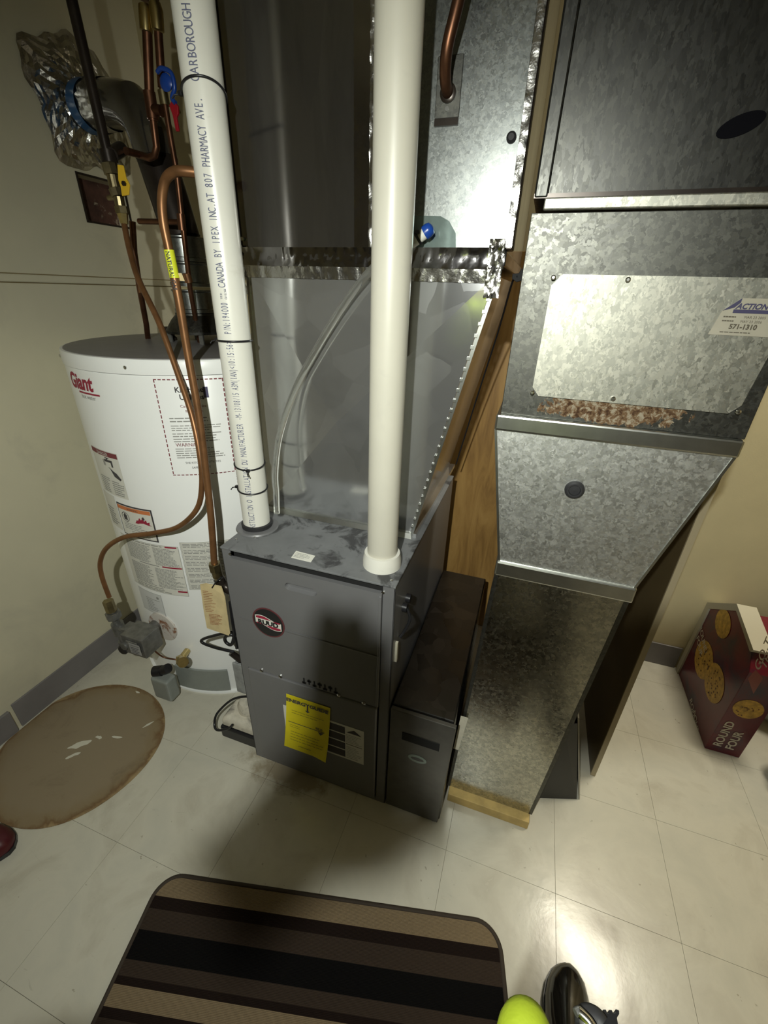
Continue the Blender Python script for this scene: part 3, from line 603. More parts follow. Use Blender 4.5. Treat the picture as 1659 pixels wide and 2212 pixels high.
for k in range(7):
    x_ = -.475 + k * .0165; mb.box(x_, x_ + .012, FY0 - .0052, FY0 - .0035, .448 + (k % 2) * .012, .455 + (k % 2) * .012); mb.box(x_ + .004, x_ + .008, FY0 - .0052, FY0 - .0035, .45, .47)
mb.build('louver_slot', M['furndark'], fu)
# badge
LF = lambda y: (lambda u, v: Vector((-.565 + u, y, .645 + v)))
def ell(F, a, b, n=40, a0=0, b0=0): return [F(a * math.cos(2 * math.pi * k / n), b * math.sin(2 * math.pi * k / n)) for k in range(n)]
bd = MB().prism(ell(LF(FY0 - .0045), .050, .050), (0, -.001, 0)).build('badge', plain('badge_maroon_rim', (.12, .03, .035), .4), fu)
MB().face(ell(LF(FY0 - .0058), .046, .046)).build('badge_disc', M['black'], bd)
F = LF(FY0 - .0062)
def flag(sx=1.0, t0=0, t1=1, dv=0.0):
    top = [(-.040 + .08 * k / 12, .0145 + .0075 * math.sin(math.pi * (0.15 + 1.45 * k / 12))) for k in range(13)]
    bot = [(-x_, -z_) for x_, z_ in top]
    return top, bot
top, bot = flag()
MB().face([F(*p) for p in bot[:0:-1][::-1] + top[::-1][::-1]][::1] if False else [F(*p) for p in top] + [F(*p) for p in bot]).build('badge_banner', M['paper'], bd)
F = LF(FY0 - .0066); mb = MB()
for sgn in (1, -1):
    q = [(sgn * (x_ * .93), sgn * (z_ - .0022)) for x_, z_ in top]; lo = [(sgn * (x_ * .93), sgn * .0098) for x_, z_ in top]
    for k in range(12): mb.face([F(*lo[k]), F(*lo[k + 1]), F(*q[k + 1]), F(*q[k])])
mb.build('badge_stripe', M['printred'], bd)
mb = text_bm('RUUD', .0205, lambda u, v: LF(FY0 - .0074)(u * 1.12, -.0075 + v), align='CENTER', bold=.0011); mb.build('badge_lettering', M['black'], bd)
# yellow energy label hanging a little proud, curled at the lower right
def yl(u, v):   # u,v in 0..1 from top-left
    x_ = -.531 + .144 * u + (-.016 * v if u < .5 else -.012 * v); z_ = .384 - .225 * v - (.0 if u < 1 else 0)
    y_ = FY0 - .008 - .018 * v * v - (.02 * max(0, u + v - 1.7))
    return Vector((x_, y_, z_))
def YL(off): return lambda u, v: yl(u / .144, -v / .225) + Vector((0, -off, 0))
yo = MB().grid(lambda u, v: yl(u, v), 12, 12).build('energy_label', M['ylabel'], fu, solid=.0006)
F = YL(.0026); mb = MB(); text_bm('ENERGYGUIDE', .0195, lambda u, v: F(.070 + u * 1.06, -.026 + v), mb, align='CENTER', bold=.0009); text_bm('96.0', .013, lambda u, v: F(.100 + u, -.108 + v), mb, bold=.0003)
rect(mb, F, .070, .074, -.045, -.020); mb.face([F(.064, -.043), F(.080, -.043), F(.072, -.051)]); mb.face([F(.118, -.128), F(.127, -.116), F(.109, -.116)])
rect(mb, F, .010, .130, -.1135, -.111, 4); mb.build('energy_lettering', M['printdark'], yo)
mb = MB(); lines(mb, F, .02, .135, -.075, -.055, 2, .2, seed=60); lines(mb, F, .015, .06, -.135, -.120, 2, .2, seed=61); lines(mb, F, .02, .13, -.19, -.145, 4, .18, seed=62, minlen=.8); lines(mb, F, .05, .10, -.208, -.198, 1, .25, seed=63)
mb.build('energy_print', plain('olive_print', (.25, .2, .02), .6), yo)
# white safety label with four black blocks, partly behind the yellow one
F = lambda u, v: Vector((-.548 + u, FY0 - .0068, .328 + v)); MB().face([F(0, 0), F(.265, 0), F(.265, -.155), F(0, -.155)]).build('safety_label', M['paper'], ldo)
F = lambda u, v: Vector((-.548 + u, FY0 - .0072, .328 + v)); mb = MB()
for k in range(4):
    rect(mb, F, .145, .205, -.147 + k * .036, -.147 + k * .036 + .031)
mb.face([F(.210, -.028), F(.258, -.028), F(.234, -.010)]); rect(mb, F, .208, .26, -.082, -.0795); mb.build('safety_blocks', M['printdark'], ldo)
mb = MB(); lines(mb, F, .209, .26, -.075, -.035, 6, .3, seed=70); lines(mb, F, .209, .26, -.148, -.09, 8, .3, seed=71); mb.build('safety_print', M['papergrey'], ldo)
MB().prism([(-.496, .808, FZ), (-.440, .805, FZ), (-.437, .775, FZ), (-.492, .776, FZ)], (0, 0, .0006)).build('top_sticker', M['paper'], fu)
mb = MB(); lines(mb, lambda u, v: Vector((-.49 + u, .78 + v, FZ + .0009)), 0, .046, 0, .022, 4, .35, seed=72); mb.build('top_sticker_print', M['papergrey'], fu)
for x_, y_ in ((-.63, .826), (-.67, .80), (-.45, .975), (-.228, .775)): MB().lathe([(.0035, FZ), (.0035, FZ + .002), (.001, FZ + .003)], (x_, y_, 0), n=10).build('top_screw', M['screw'], fu)
# right side knockouts / wires
mb = MB(); mb.lathe([(.012, 0), (.012, .012)], (FX1, .835, .74), 'x', 14); mb.lathe([(.012, 0), (.012, .012)], (FX1, .868, .745), 'x', 14)
mb.tube(spline([(FX1 + .012, .835, .74), (FX1 + .022, .83, .71), (FX1 + .012, .82, .675), (FX1 + .004, .81, .66)]), .004, 8); mb.build('side_grommet', M['black'], fu, smooth=40)
mb = MB(); mb.box(FX1, FX1 + .006, .782, .79, .60, .665); mb.build('side_clip', M['cream'], fu)

# ---------------------------------------------------------------- PVC pipes
def pipe_label_fn(cx_, cy_, rad, z0, ang0):   # u runs up the pipe, v across (letters turned a quarter)
    return lambda u, v: Vector((cx_ + (rad + .0012) * math.cos(ang0 - v / rad), cy_ + (rad + .0012) * math.sin(ang0 - v / rad), z0 + u))
AX, AY, AR = -.658, .880, .0365
ip = thing('intake_pipe', 'white plastic air pipe printed with blue lettering, left of the grey duct', 'pipe', (AX, AY, FZ))
MB().lathe([(AR, FZ + .004), (AR, 2.449)], (AX, AY, 0), n=48).build('pipe_wall', M['pvc'], ip, smooth=30)
mb = MB(); mb.lathe([(.058, FZ), (.056, FZ + .004), (.042, FZ + .005)], (-.658, .880, 0), n=36); mb.build('intake_flange', M['furn'], ip, smooth=30)
MB().lathe([(.041, FZ + .003), (.042, FZ + .016), (.038, FZ + .018)], (-.658, .880, 0), n=36).build('intake_gasket', M['rubber'], ip, smooth=40)
a0 = math.atan2(-AY, -AX)
segs = [('INSTRUCTION O INSTALLATION DU MANUFACTURER', .868, 1.163), ('-M-13/08/15 A3M(IAN)<10:15:56>', 1.172, 1.348), ('P/N:194000', 1.362, 1.425), ('.CANADA BY IPEX INC.AT 807 PHARMACY AVE.', 1.445, 1.752), ('CARBOROUGH ONTARIO', 1.772, 1.945)]
mb = MB()
for s_, z0, z1 in segs:
    pitch = (z1 - z0) / len(s_)
    for n_, ch in enumerate(s_):
        if ch == ' ': continue
        fn = pipe_label_fn(AX, AY, AR, z0 + pitch * (n_ + .5), a0 - .14)
        text_bm(ch, .0215, lambda u, v: fn(u * min(1, pitch / .0105) * .72, v), mb, align='CENTER')
mb.build('pipe_lettering', M['ink'], ip)
mb = text_bm('CSA  ULC S636', .006, lambda u, v: pipe_label_fn(AX, AY, AR, 1.431, a0 - .14)(u * .5, v)); text_bm('TYPE BH', .006, lambda u, v: pipe_label_fn(AX, AY, AR, 1.431, a0 - .14)(u * .5, v + .009), mb); mb.build('small_lettering', M['ink'], ip)
EX, EY, ER = -.272, .833, .0362
ep = thing('exhaust_pipe', 'cream white plastic exhaust pipe rising from the right front of the furnace top', 'pipe', (EX, EY, FZ + .01))
MB().lathe([(ER, FZ + .012), (ER, 2.449)], (EX, EY, 0), n=48).build('pipe_wall', M['pvc2'], ep, smooth=30)
MB().lathe([(.047, FZ), (.047, FZ + .018), (.043, FZ + .036), (.0375, FZ + .036)], (-.272, .833, 0), n=40).build('exhaust_collar', M['pvc'], ep, smooth=40)
# cable ties
def tie(px, tilt, label, tail=None):
    zz = PY(*px, AY).z; t = thing('cable_tie', label, 'cable tie', (AX, AY, zz), 'black ties round the printed pipe')
    pts = [(AX + (AR + .0018) * math.cos(a), AY + (AR + .0018) * math.sin(a), zz + tilt * math.cos(a + 1.0)) for a in [2 * math.pi * k / 36 for k in range(36)]]
    MB().tube(pts, .0022, 6, closed=True).build('strap', M['black'], t, smooth=60)
    if tail is not None:
        a = tail; c = Vector((AX + (AR + .005) * math.cos(a), AY + (AR + .005) * math.sin(a), zz + tilt * math.cos(a + 1.0)))
        MB().box(c.x - .004, c.x + .004, c.y - .004, c.y + .004, c.z - .003, c.z + .004).build('lock', M['black'], t, bevel=.001)
        dr = Vector((math.cos(a), math.sin(a), -.2)); MB().tube([c, c + dr * .012, c + dr * .02 + Vector((.004, 0, -.004))], .0014, 6).build('tail', M['black'], t)
    return t
tie((440, 205), .014, 'navy black cable tie round the printed pipe beside the blue valve handle', 3.6)
tie((505, 735), .001, 'black cable tie round the printed pipe at the height of the heater top', 3.4)
tie((540, 1000), -.006, 'black cable tie round the printed pipe where the clear hose is tied on', -1.1)
tie((543, 1052), -.004, 'lowest black cable tie on the printed pipe, just above the furnace top', 3.5)
# clear hose
hp = [(-.607, .905, .90), (-.607, .911, .955), (-.606, .915, 1.02), (-.592, .93, 1.12), (-.552, .95, 1.23), (-.49, .955, 1.33), (-.42, .955, 1.425), (-.36, .955, 1.49), (-.30, .955, 1.535), (-.262, .95, 1.548)]
tag(MB().tube(spline(hp, 8), .0085, 14).build('clear_hose', M['clear'], smooth=60), 'clear vinyl drain hose curving up across the plenum behind the cream pipe', 'hose')
# braided flexible conduit
cp = spline([(-.70, .93, .74), (-.712, .915, .85), (-.715, .905, .93), (-.711, .898, 1.0), (-.706, .895, 1.03)], 14)
tag(MB().tube(cp, [.006 + .0016 * (k % 2) for k in range(len(cp))], 10).build('flexible_conduit', M['chrome'], smooth=20), 'ribbed metal flexible conduit tied behind the printed pipe base', 'conduit')

# ================================================================== SUPPLY PLENUM + DUCT
sd_ = thing('supply_duct', 'shiny sheet metal plenum and supply duct rising behind the two white pipes', 'duct', (-.45, 1.2, FZ))
def xface(c, cen, name, m_, parent):   # cross broken panel: 4 triangles
    mb = MB(); v = [mb.b.verts.new(p) for p in c]; k = mb.b.verts.new(cen)
    for i in range(4): mb.b.faces.new((v[i], v[(i + 1) % 4], k))
    return mb.build(name, m_, parent)
py = .984
bl, br_, tr, tl = (-.69, py, FZ + .012), (-.243, py, FZ + .012), (-.105, py, 1.49), (-.676, py, 1.49)
xface([bl, br_, tr, tl], (-.452, py - .014, 1.155), 'front_panel', M['sheet'], sd_)
mb = MB(); Yb = 1.52
for q in ([bl, tl, (-.676, Yb, 1.49), (-.69, Yb, FZ + .012)], [br_, (-.243, Yb, FZ + .012), (-.105, Yb, 1.49), tr], [(-.69, Yb, FZ + .012), (-.243, Yb, FZ + .012), (-.105, Yb, 1.49), (-.676, Yb, 1.49)]): mb.face(q)
mb.build('side_panel', M['sheet'], sd_)
MB().box(-.244, -.226, py, 1.56, FZ, FZ + .012).build('side_flange', M['sheet'], sd_)
mb = MB(); mb.hexa([(-.694, py - .012, FZ + .0005), (-.236, py - .012, FZ + .0005), (-.236, py, FZ + .0005), (-.694, py, FZ + .0005), (-.694, py - .006, FZ + .014), (-.24, py - .006, FZ + .014), (-.24, py, FZ + .014), (-.694, py, FZ + .014)]); mb.build('bottom_flange', M['seam'], sd_)
mb = MB(); mb.slab([(-.243, py - .001, FZ + .012), (-.234, py - .001, FZ + .012), (-.097, py - .001, 1.485), (-.105, py - .001, 1.485)], -.003)
for k in range(26):
    t = (k + .5) / 26; x_ = -.240 + .135 * t; z_ = FZ + .02 + .60 * t; mb.box(x_ - .003, x_ + .003, py - .0065, py - .002, z_, z_ + .006)
mb.build('corner_seam', M['seam'], sd_)
MB().slab([(-.694, py - .001, FZ + .012), (-.687, py - .001, FZ + .012), (-.673, py - .001, 1.49), (-.681, py - .001, 1.49)], -.003).build('corner_seam', M['seam'], sd_)
# joint band: tape wrinkled over a drive cleat
def crinkle(fnp, nu, nv, amp, name, m_, seed=0, parent=sd_):
    rn = random.Random(seed); off = [[rn.uniform(-1, 1) for _ in range(nv + 1)] for _ in range(nu + 1)]
    mb = MB(); v = [[mb.b.verts.new(Vector(fnp(i / nu, j / nv)) + Vector((0, amp * off[i][j], 0))) for j in range(nv + 1)] for i in range(nu + 1)]
    for i in range(nu):
        for j in range(nv): mb.b.faces.new((v[i][j], v[i + 1][j], v[i + 1][j + 1], v[i][j + 1]))
    return mb.build(name, m_, parent, smooth=50)
MB().box(-.69, -.088, py - .008, Yb + .01, 1.505, 1.532).build('drive_cleat', M['sheetdark'], sd_, bevel=.003)
crinkle(lambda u, v: (-.692 + .602 * u, py - .0115 + .003 * math.sin(v * 3.1), 1.500 + .036 * v), 90, 5, .0016, 'joint_tape', M['foil2'], 1)
crinkle(lambda u, v: (-.684 + .58 * u, py - .0045 - .004 * v, 1.476 + .024 * v), 90, 3, .0022, 'joint_tape', M['foil'], 2)
crinkle(lambda u, v: (-.122 + .03 * u, py - .0115, 1.45 + .10 * v), 8, 18, .003, 'joint_tape', M['foil'], 3)
crinkle(lambda u, v: (-.694 + .016 * u, py - .009, 1.44 + .10 * v), 4, 18, .0025, 'joint_tape', M['foil'], 4)
# upper duct
DX0, DX1 = -.687, -.092
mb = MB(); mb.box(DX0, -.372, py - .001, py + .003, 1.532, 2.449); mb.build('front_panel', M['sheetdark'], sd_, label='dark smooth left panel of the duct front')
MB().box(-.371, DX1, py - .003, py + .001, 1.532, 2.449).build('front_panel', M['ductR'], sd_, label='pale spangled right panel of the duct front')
mb = MB(); mb.box(DX0, DX0 + .003, py + .003, Yb, 1.532, 2.449); mb.box(DX1 - .003, DX1, py + .003, Yb, 1.532, 2.449); mb.box(DX0, DX1, Yb - .003, Yb, 1.532, 2.449); mb.build('side_panel', M['sheetdark'], sd_)
crinkle(lambda u, v: (-.404 + .044 * u, py - .0045, 1.536 + .913 * v), 4, 90, .0006, 'seam_tape', M['foil2'], 5)
crinkle(lambda u, v: (-.371 + .008 * u, py - .0075, 1.536 + .913 * v), 2, 140, .0022, 'seam_tape', M['foil'], 6)
MB().box(DX1 - .002, DX1 + .014, py - .006, py + .03, 1.532, 2.449).build('edge_cleat', M['iron'], sd_, bevel=.003)
crinkle(lambda u, v: (DX1 - .001 + .013 * u, py - .0085, 1.536 + .5 * v), 2, 80, .0016, 'edge_tape', M['foil'], 7)
MB().box(DX0 - .005, DX0 + .004, py - .006, py + .02, 1.532, 2.449).build('edge_cleat', M['iron'], sd_, bevel=.002)
# patch with blue capped test fitting
def arcpatch(c, rx, rz, n=20):
    return [(c[0] + rx * math.cos(2 * math.pi * k / n) * (1 + .08 * math.sin(5 * k)), py - .004, c[1] + rz * math.sin(2 * math.pi * k / n)) for k in range(n)]
MB().prism([(-.29, py - .004, 1.590), (-.222, py - .004, 1.588), (-.205, py - .004, 1.580), (-.190, py - .004, 1.560), (-.187, py - .004, 1.535), (-.29, py - .004, 1.535)], (0, -.0012, 0)).build('patch', M['teal'], sd_, label='greenish translucent tape patch')
ft = thing('capped_hose_fitting', 'short white tube with round blue cap tied to the duct right of the cream pipe', 'fitting', (-.255, .96, 1.545))
p0, p1 = Vector((-.272, .955, 1.540)), Vector((-.243, .955, 1.560))
MB().cyl(p0, p1, .009, .0105, 18).build('tube_end', M['pvc'], ft, smooth=40)
MB().tube([p1 - (p1 - p0) * .1, p1 + (p1 - p0) * .15, p1 + (p1 - p0) * .33, p1 + (p1 - p0) * .42], [.0125, .0125, .0105, .004], 20).build('cap', M['blue'], ft, smooth=60)
MB().tube([p0 + (p1 - p0) * .42, p0 + (p1 - p0) * .56], .0122, 14).build('cable_tie', M['black'], ft)
MB().box(-.262, -.254, .941, .947, 1.556, 1.562).build('tie_lock', M['black'], ft)
MB().lathe([(.0085, 0), (.0085, .006), (.005, .009)], (-.107, py - .003, 1.700), '-y', 18).build('test_plug', M['rubber'], sd_, smooth=40)
MB().lathe([(.006, 0), (.006, .005), (.003, .007)], (-.112, py - .003, 1.545), '-y', 10).build('duct_screw', M['iron'], sd_)
MB().lathe([(.004, 0), (.004, .005)], (-.677, py - .003, 1.552), '-y', 10).build('duct_screw', M['screw'], sd_)
MB().box(-.247, -.203, py - .0065, py - .003, 1.733, 1.815).build('cover_plate', M['galvdull'], sd_, bevel=.001)
MB().box(-.246, -.203, py - .010, py - .003, 1.722, 1.732).build('plate_shadow_bar', M['iron'], sd_)  # dark bar added for the hole's shadow below the cover plate
MB().lathe([(.0035, 0), (.0035, .003)], (-.225, py - .0065, 1.745), '-y', 10).build('plate_screw', M['screw'], sd_)
MB().lathe([(.014, 0), (.014, .004), (.010, .006)], (-.225, py - .0065, 1.766), '-y', 24).build('pipe_gasket', M['iron'], sd_, smooth=40)
rl = thing('refrigerant_pipe', 'dark brown copper pipe bending into the duct front right of the cream pipe', 'pipe', (-.22, .95, 1.77))
mb = MB(); mb.tube(spline([(-.225, py - .011, 1.766), (-.225, .955, 1.770), (-.224, .938, 1.785), (-.219, .925, 1.81), (-.205, .92, 1.86), (-.180, .92, 1.98), (-.15, .92, 2.2), (-.14, .92, 2.449)], 6), .0095, 14); mb.build('pipe_wall', M['copperdark'], rl, smooth=60)

# ================================================================== FILTER CABINET + RETURN DUCT
fc = thing('filter_cabinet', 'low dark metal filter box on the floor between furnace and return duct', 'filter cabinet', (-.12, 1.0, 0))
mb = MB(); mb.box(-.209, -.037, .770, 1.445, 0.0, .458); mb.build('body', M['boxdark'], fc, bevel=.004)
mb = MB(); mb.hexa([(-.209, .757, 0.004), (-.041, .757, 0.004), (-.041, .770, 0.004), (-.209, .770, 0.004), (-.209, .757, .452), (-.030, .757, .452), (-.030, .770, .452), (-.209, .770, .452)]); fd = mb.build('door', plain('brown_grey_metal', (.13, .125, .11), .35, .6, var=.1), fc, bevel=.002)
MB().box(-.172, -.066, .7555, .758, .342, .372).build('door_slot', M['furndark'], fd)
F = lambda u, v: Vector((-.123 + u, .7565, .278 + v)); mb = MB(); mb.prism(ell(F, .027, .016), (0, -.0006, 0)); mb.build('door_badge', plain('pale_green_badge', (.22, .27, .23), .35), fd)
F2 = lambda u, v: Vector((-.123 + u, .7556, .278 + v)); mb = MB(); mb.face(ell(F2, .019, .007)); mb.build('door_badge_mark', M['boxdark'], fd)

rd = thing('return_duct', 'wide galvanized return air duct that narrows down to the floor beside the furnace', 'duct', (.12, 1.05, 0.04))
Y0, YD = .862, 1.235
mb = MB(); mb.loft([(.036, -.028, .226, Y0, YD), (.885, .0, .276, Y0, YD)]); mb.build('drop_section', M['galvdrop'], rd)
def edge_strip(x0, x1, z0, z1, xa, xb, dx=.007, y=Y0): return [(x0, y, z0), (x0 + dx, y, z0), (xa + dx, y, z1), (xa, y, z1)]
MB().slab([(-.033, Y0 - .001, .036), (-.024, Y0 - .001, .036), (.004, Y0 - .001, .885), (-.005, Y0 - .001, .885)], -.005).build('corner_seam', M['galvdull'], rd)
MB().slab([(.221, Y0 - .001, .036), (.230, Y0 - .001, .036), (.280, Y0 - .001, .885), (.270, Y0 - .001, .885)], -.005).build('corner_seam', M['galvdull'], rd)
MB().box(-.006, .283, Y0 - .010, YD + .006, .882, .920).build('lower_cleat', M['seam'], rd, bevel=.004)
# transition section
mb = MB(); mb.loft([(.920, -.001, .279, Y0 - .004, YD), (1.220, -.052, .354, Y0 - .004, YD)]); mb.build('transition_section', M['galv'], rd)
MB().slab([(.276, Y0 - .006, .920), (.281, Y0 - .006, .920), (.356, Y0 - .006, 1.220), (.351, Y0 - .006, 1.220)], -.004).build('corner_seam', M['seam'], rd)
MB().slab([(-.003, Y0 - .006, .920), (.002, Y0 - .006, .920), (-.049, Y0 - .006, 1.220), (-.054, Y0 - .006, 1.220)], -.004).build('corner_seam', M['seam'], rd)
MB().box(-.054, .357, Y0 - .012, YD + .006, 1.219, 1.250).build('upper_cleat', M['seam'], rd, bevel=.004)
tp = MB(); tp.lathe([(.0185, 0), (.0185, .004), (.014, .0075), (.011, .0075), (.010, .004), (.0, .0045)], (.117, Y0 - .004, 1.117), '-y', 32, cap=False); tp.build('test_plug', M['rubber'], rd, smooth=30)
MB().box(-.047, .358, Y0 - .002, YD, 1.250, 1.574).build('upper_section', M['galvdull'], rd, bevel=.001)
# removable access panel with clipped corners
pc = [PY(*q, Y0 - .002) for q in ((1192, 592), (1659, 606))]
x0, x1, z0, z1, ck = .0015, .338, 1.293, 1.489, .02
pts = [(x0 - .003 + ck, z1), (x1 + .015 - ck, z1), (x1 + .015, z1 - ck), (x1 - .002, z0 + ck), (x1 - .002 - ck, z0), (x0 - .012 + ck, z0), (x0 - .012, z0 + ck), (x0 - .003, z1 - ck)]
pts = [(.018, 1.489), (.335, 1.489), (.350, 1.474), (.332, 1.306), (.318, 1.291), (.016, 1.291), (.003, 1.306), (.003, 1.472)]
ap = MB().prism([(x_, Y0 - .003, z_) for x_, z_ in pts], (0, -.004, 0)).build('access_panel', M['galvpanel'], rd)
for x_, z_ in ((.0, 1.484), (.112, 1.483), (.0, 1.297), (.137, 1.299), (.326, 1.296), (.335, 1.484)):
    MB().lathe([(.004, 0), (.004, .004), (.002, .006)], (x_ + .004, Y0 - .007, z_), '-y', 10).build('panel_screw', M['screw'], ap, smooth=40)
# torn service sticker
LS = lambda off: (lambda u, v: Vector((.262 + u, Y0 - .0075 - off, 1.462 + v)))
F = LS(0); sk = MB().prism([F(.016, 0), F(.072, 0), F(.072, -.052), F(-.012, -.052), F(-.004, -.018)], (0, -.0006, 0)).build('service_sticker', M['labelbeige'], ap)
F = LS(.0012); mb = MB(); text_bm('ACTION', .0105, lambda u, v: F(.012 + u, -.0145 + v), mb, bold=.0004, shear=.25); rect(mb, F, .010, .064, -.0205, -.0155); mb.build('sticker_heading', M['purple'], sk)
mb = MB(); text_bm('571-1310', .0095, lambda u, v: F(.012 + u, -.0425 + v), mb, bold=.0004); text_bm('MAR 23 2005', .005, lambda u, v: F(.027 + u, -.0275 + v), mb); text_bm('MAY 23 2006', .005, lambda u, v: F(.024 + u, -.0335 + v), mb)
lines(mb, F, .0, .022, -.0345, -.023, 2, .3, seed=80); lines(mb, F, .002, .052, -.049, -.046, 1, .4, seed=81); mb.build('sticker_lettering', plain('brown_print', (.10, .085, .06), .6), sk)
F = LS(.0016); mb = MB(); mb.face([F(-.004, -.018), F(.016, .0), F(.016, -.006), F(.010, -.013)]); mb.build('sticker_curl', M['purple'], sk)
# ledge and dark upper trunk
MB().box(-.030, .40, Y0 - .014, Y0 - .002, 1.576, 1.592).build('ledge_cleat', M['galvpanel'], rd, bevel=.002)
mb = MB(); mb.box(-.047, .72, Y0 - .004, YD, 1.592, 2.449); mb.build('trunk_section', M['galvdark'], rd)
MB().box(-.047, -.026, Y0 - .010, Y0 - .004, 1.592, 2.449).build('trunk_seam', M['galvdark'], rd, bevel=.003)
MB().box(-.047, .72, Y0 - .009, Y0 - .004, 1.592, 1.598).build('trunk_lower_seam', M['iron'], rd)
MB().prism([(.205 + .026 * math.cos(2 * math.pi * k / 24), Y0 - .0045, 1.667 + .012 * math.sin(2 * math.pi * k / 24) + .007 * math.cos(2 * math.pi * k / 24)) for k in range(24)], (0, -.001, 0)).build('knockout_hole', plain('hole_black', (.004, .004, .006), .9, spec=.1), rd, label='dark oval test hole')
MB().slab([(-.027, Y0 - .008, .385), (-.006, Y0 - .008, .385), (-.018, Y0 - .008, .235), (-.033, Y0 - .008, .235)], -.001).build('loose_tape', M['cream'], rd, label='torn strip of cream tape')
tag(MB().box(-.026, .224, .835, 1.10, 0.0, .036).build('wood_block', M['lumber'], bevel=.002), 'pale lumber block on the floor carrying the return duct', 'block')

# ================================================================== boards
tag(MB().box(-.62, .20, 1.700, 1.715, 0.0, 1.586).build('plywood_sheet', M['ply'], bevel=.001), 'golden brown plywood sheet standing behind the ducts against the back wall', 'plywood')
bo = thing('tall_board', 'tall dark brown board on edge to the right of the return duct', 'board', (.43, 1.4, 0))
MB().box(.424, .438, 1.090, 1.69, 0.0, 1.57).build('panel', M['board'], bo)
MB().box(.4235, .4385, 1.084, 1.0895, 0.0, 1.57).build('edge_strip', M['boardedge'], bo)
for k, (dx_, y0_) in enumerate(((0, .985), (-.014, 1.0), (-.024, 1.01))):
    b_ = Vector((.380 + dx_, y0_, 0.0)); t_ = Vector((.298 + dx_ * .6, y0_, .36 - .02 * k))
    tag(MB().prism([b_, b_ + Vector((.004, 0, 0)), t_ + Vector((.004, 0, .001)), t_], (0, .23, 0)).build('sheet_panel', M['boardedge'] if k else M['labelbeige']), ['outermost of the three thin sheets leaning beside the return duct foot', 'middle thin sheet leaning beside the return duct foot', 'innermost thin sheet leaning against the return duct foot'][k], 'sheet', 'thin sheets leaning by the duct')
tag(MB().prism([(.255, .943, .001), (.374, .982, .001), (.300, .975, .345), (.262, .955, .345)], (-.001, .004, 0)).build('sheet_panel', M['thin']), 'near-black panel added as shade between the return duct foot and thin sheets', 'sheet', 'thin sheets leaning by the duct')  # added near-black panel standing for the shade beside the leaning sheets
wr = spline([PY(1118, 597, 1.02), PY(1106, 612, 1.05), PY(1075, 720, 1.2), PY(1030, 860, 1.3), PY(985, 1003, 1.38)], 8)
wo = tag(MB().tube(wr, .0022, 8).build('thermostat_wire', M['black'], smooth=60), 'thin black wire sagging between the supply duct and return duct', 'wire')
c_ = PY(1120, 595, 1.02); tag(MB().prism([c_ + Vector(v) for v in ((-.012, 0, -.006), (-.002, 0, -.012), (.010, 0, -.008), (.009, 0, .008), (.004, 0, .013), (.0, 0, .004), (-.012, 0, .003))], (0, .012, 0)).build('wire_clip', M['furndark'], bevel=.001), 'black clip holding the wire by the supply duct corner', 'clip')

# ================================================================== gas piping, copper
gp = thing('gas_pipe', 'black iron gas pipe dropping from the ceiling to a brass valve near the left wall', 'gas pipe', (-1.15, 1.1, 1.7))
YG = 1.10; G = lambda x_, y_: PY(x_, y_, YG)
pb = G(235, 345); ptp = G(155, 0); ptp = pb + (ptp - pb) * ((2.449 - pb.z) / (ptp.z - pb.z))
MB().cyl(pb, ptp, .0125, .0125, 20).build('pipe_wall', M['iron'], gp, smooth=40)
mb = MB(); mb.cyl(G(232, 325), G(238, 352), .020, .020, 16); a_, b_ = G(240, 335), PY(262, 322, 1.18); mb.cyl(a_, b_, .017, .017, 16); mb.build('tee', M['iron'], gp, smooth=40)
mb = MB(); mb.cyl(G(236, 354), G(243, 378), .019, .019, 8); mb.cyl(G(243, 378), G(250, 410), .0145, .0145, 16); mb.cyl(G(250, 408), G(256, 425), .018, .016, 8); mb.cyl(G(256, 425), G(260, 446), .013, .013, 12); mb.cyl(G(256, 424), G(234, 428), .008, .006, 10); mb.cyl(G(261, 446), G(265, 462), .017, .017, 6)
mb.build('ball_valve', M['brassdull'], gp)
MB().cyl(G(264, 460), G(269, 484), .0145, .010, 6).build('flare_nut', M['brass'], gp)
q = [PY(x_, y_, YG - .022) for x_, y_ in ((256, 356), (268, 358), (274, 384), (282, 400), (280, 422), (266, 424), (263, 404), (258, 390))]
MB().prism(q, (0, -.004, 0)).build('valve_handle', M['yellow'], gp, bevel=.001, label='yellow valve handle')
MB().lathe([(.006, 0), (.006, .006)], PY(270, 397, YG - .025), '-y', 6).build('handle_nut', M['iron'], gp)
# two copper gas tubes
A = [PY(268, 482, 1.10), PY(280, 540, 1.07), PY(300, 605, 1.02), PY(345, 700, .97), PY(385, 810, .94), PY(415, 900, .915), PY(432, 985, .895), PY(436, 1050, .885), PY(425, 1100, .875), PY(385, 1138, .868), PY(330, 1152, .864), PY(270, 1160, .858), PY(232, 1182, .85), PY(217, 1212, .846), PY(220, 1245, .845), PY(236, 1290, .842)]
tag(MB().tube(spline(A, 8), .0078, 14).build('gas_tube', M['coated'], smooth=60), 'thinner copper gas tube sweeping left in front of the heater to its valve', 'gas tube', 'copper gas tubes')
B = [(-.70, .93, 1.66), PY(400, 370, .905), PY(375, 372, .90), PY(357, 390, .90), PY(350, 430, .90), PY(353, 480, .90), PY(365, 540, .90), PY(385, 640, .90), PY(405, 760, .90), PY(430, 900, .895), PY(445, 1020, .885), PY(456, 1120, .87), PY(463, 1218, .86)]
tag(MB().tube(spline(B, 8), .0098, 14).build('gas_tube', M['coated'], smooth=60), 'thicker copper gas tube with the yellow wrap running down to the furnace side', 'gas tube', 'copper gas tubes')
wp = thing('gas_label', 'yellow natural gas label wrapped round the thicker copper tube', 'label', PY(372, 570, .90))
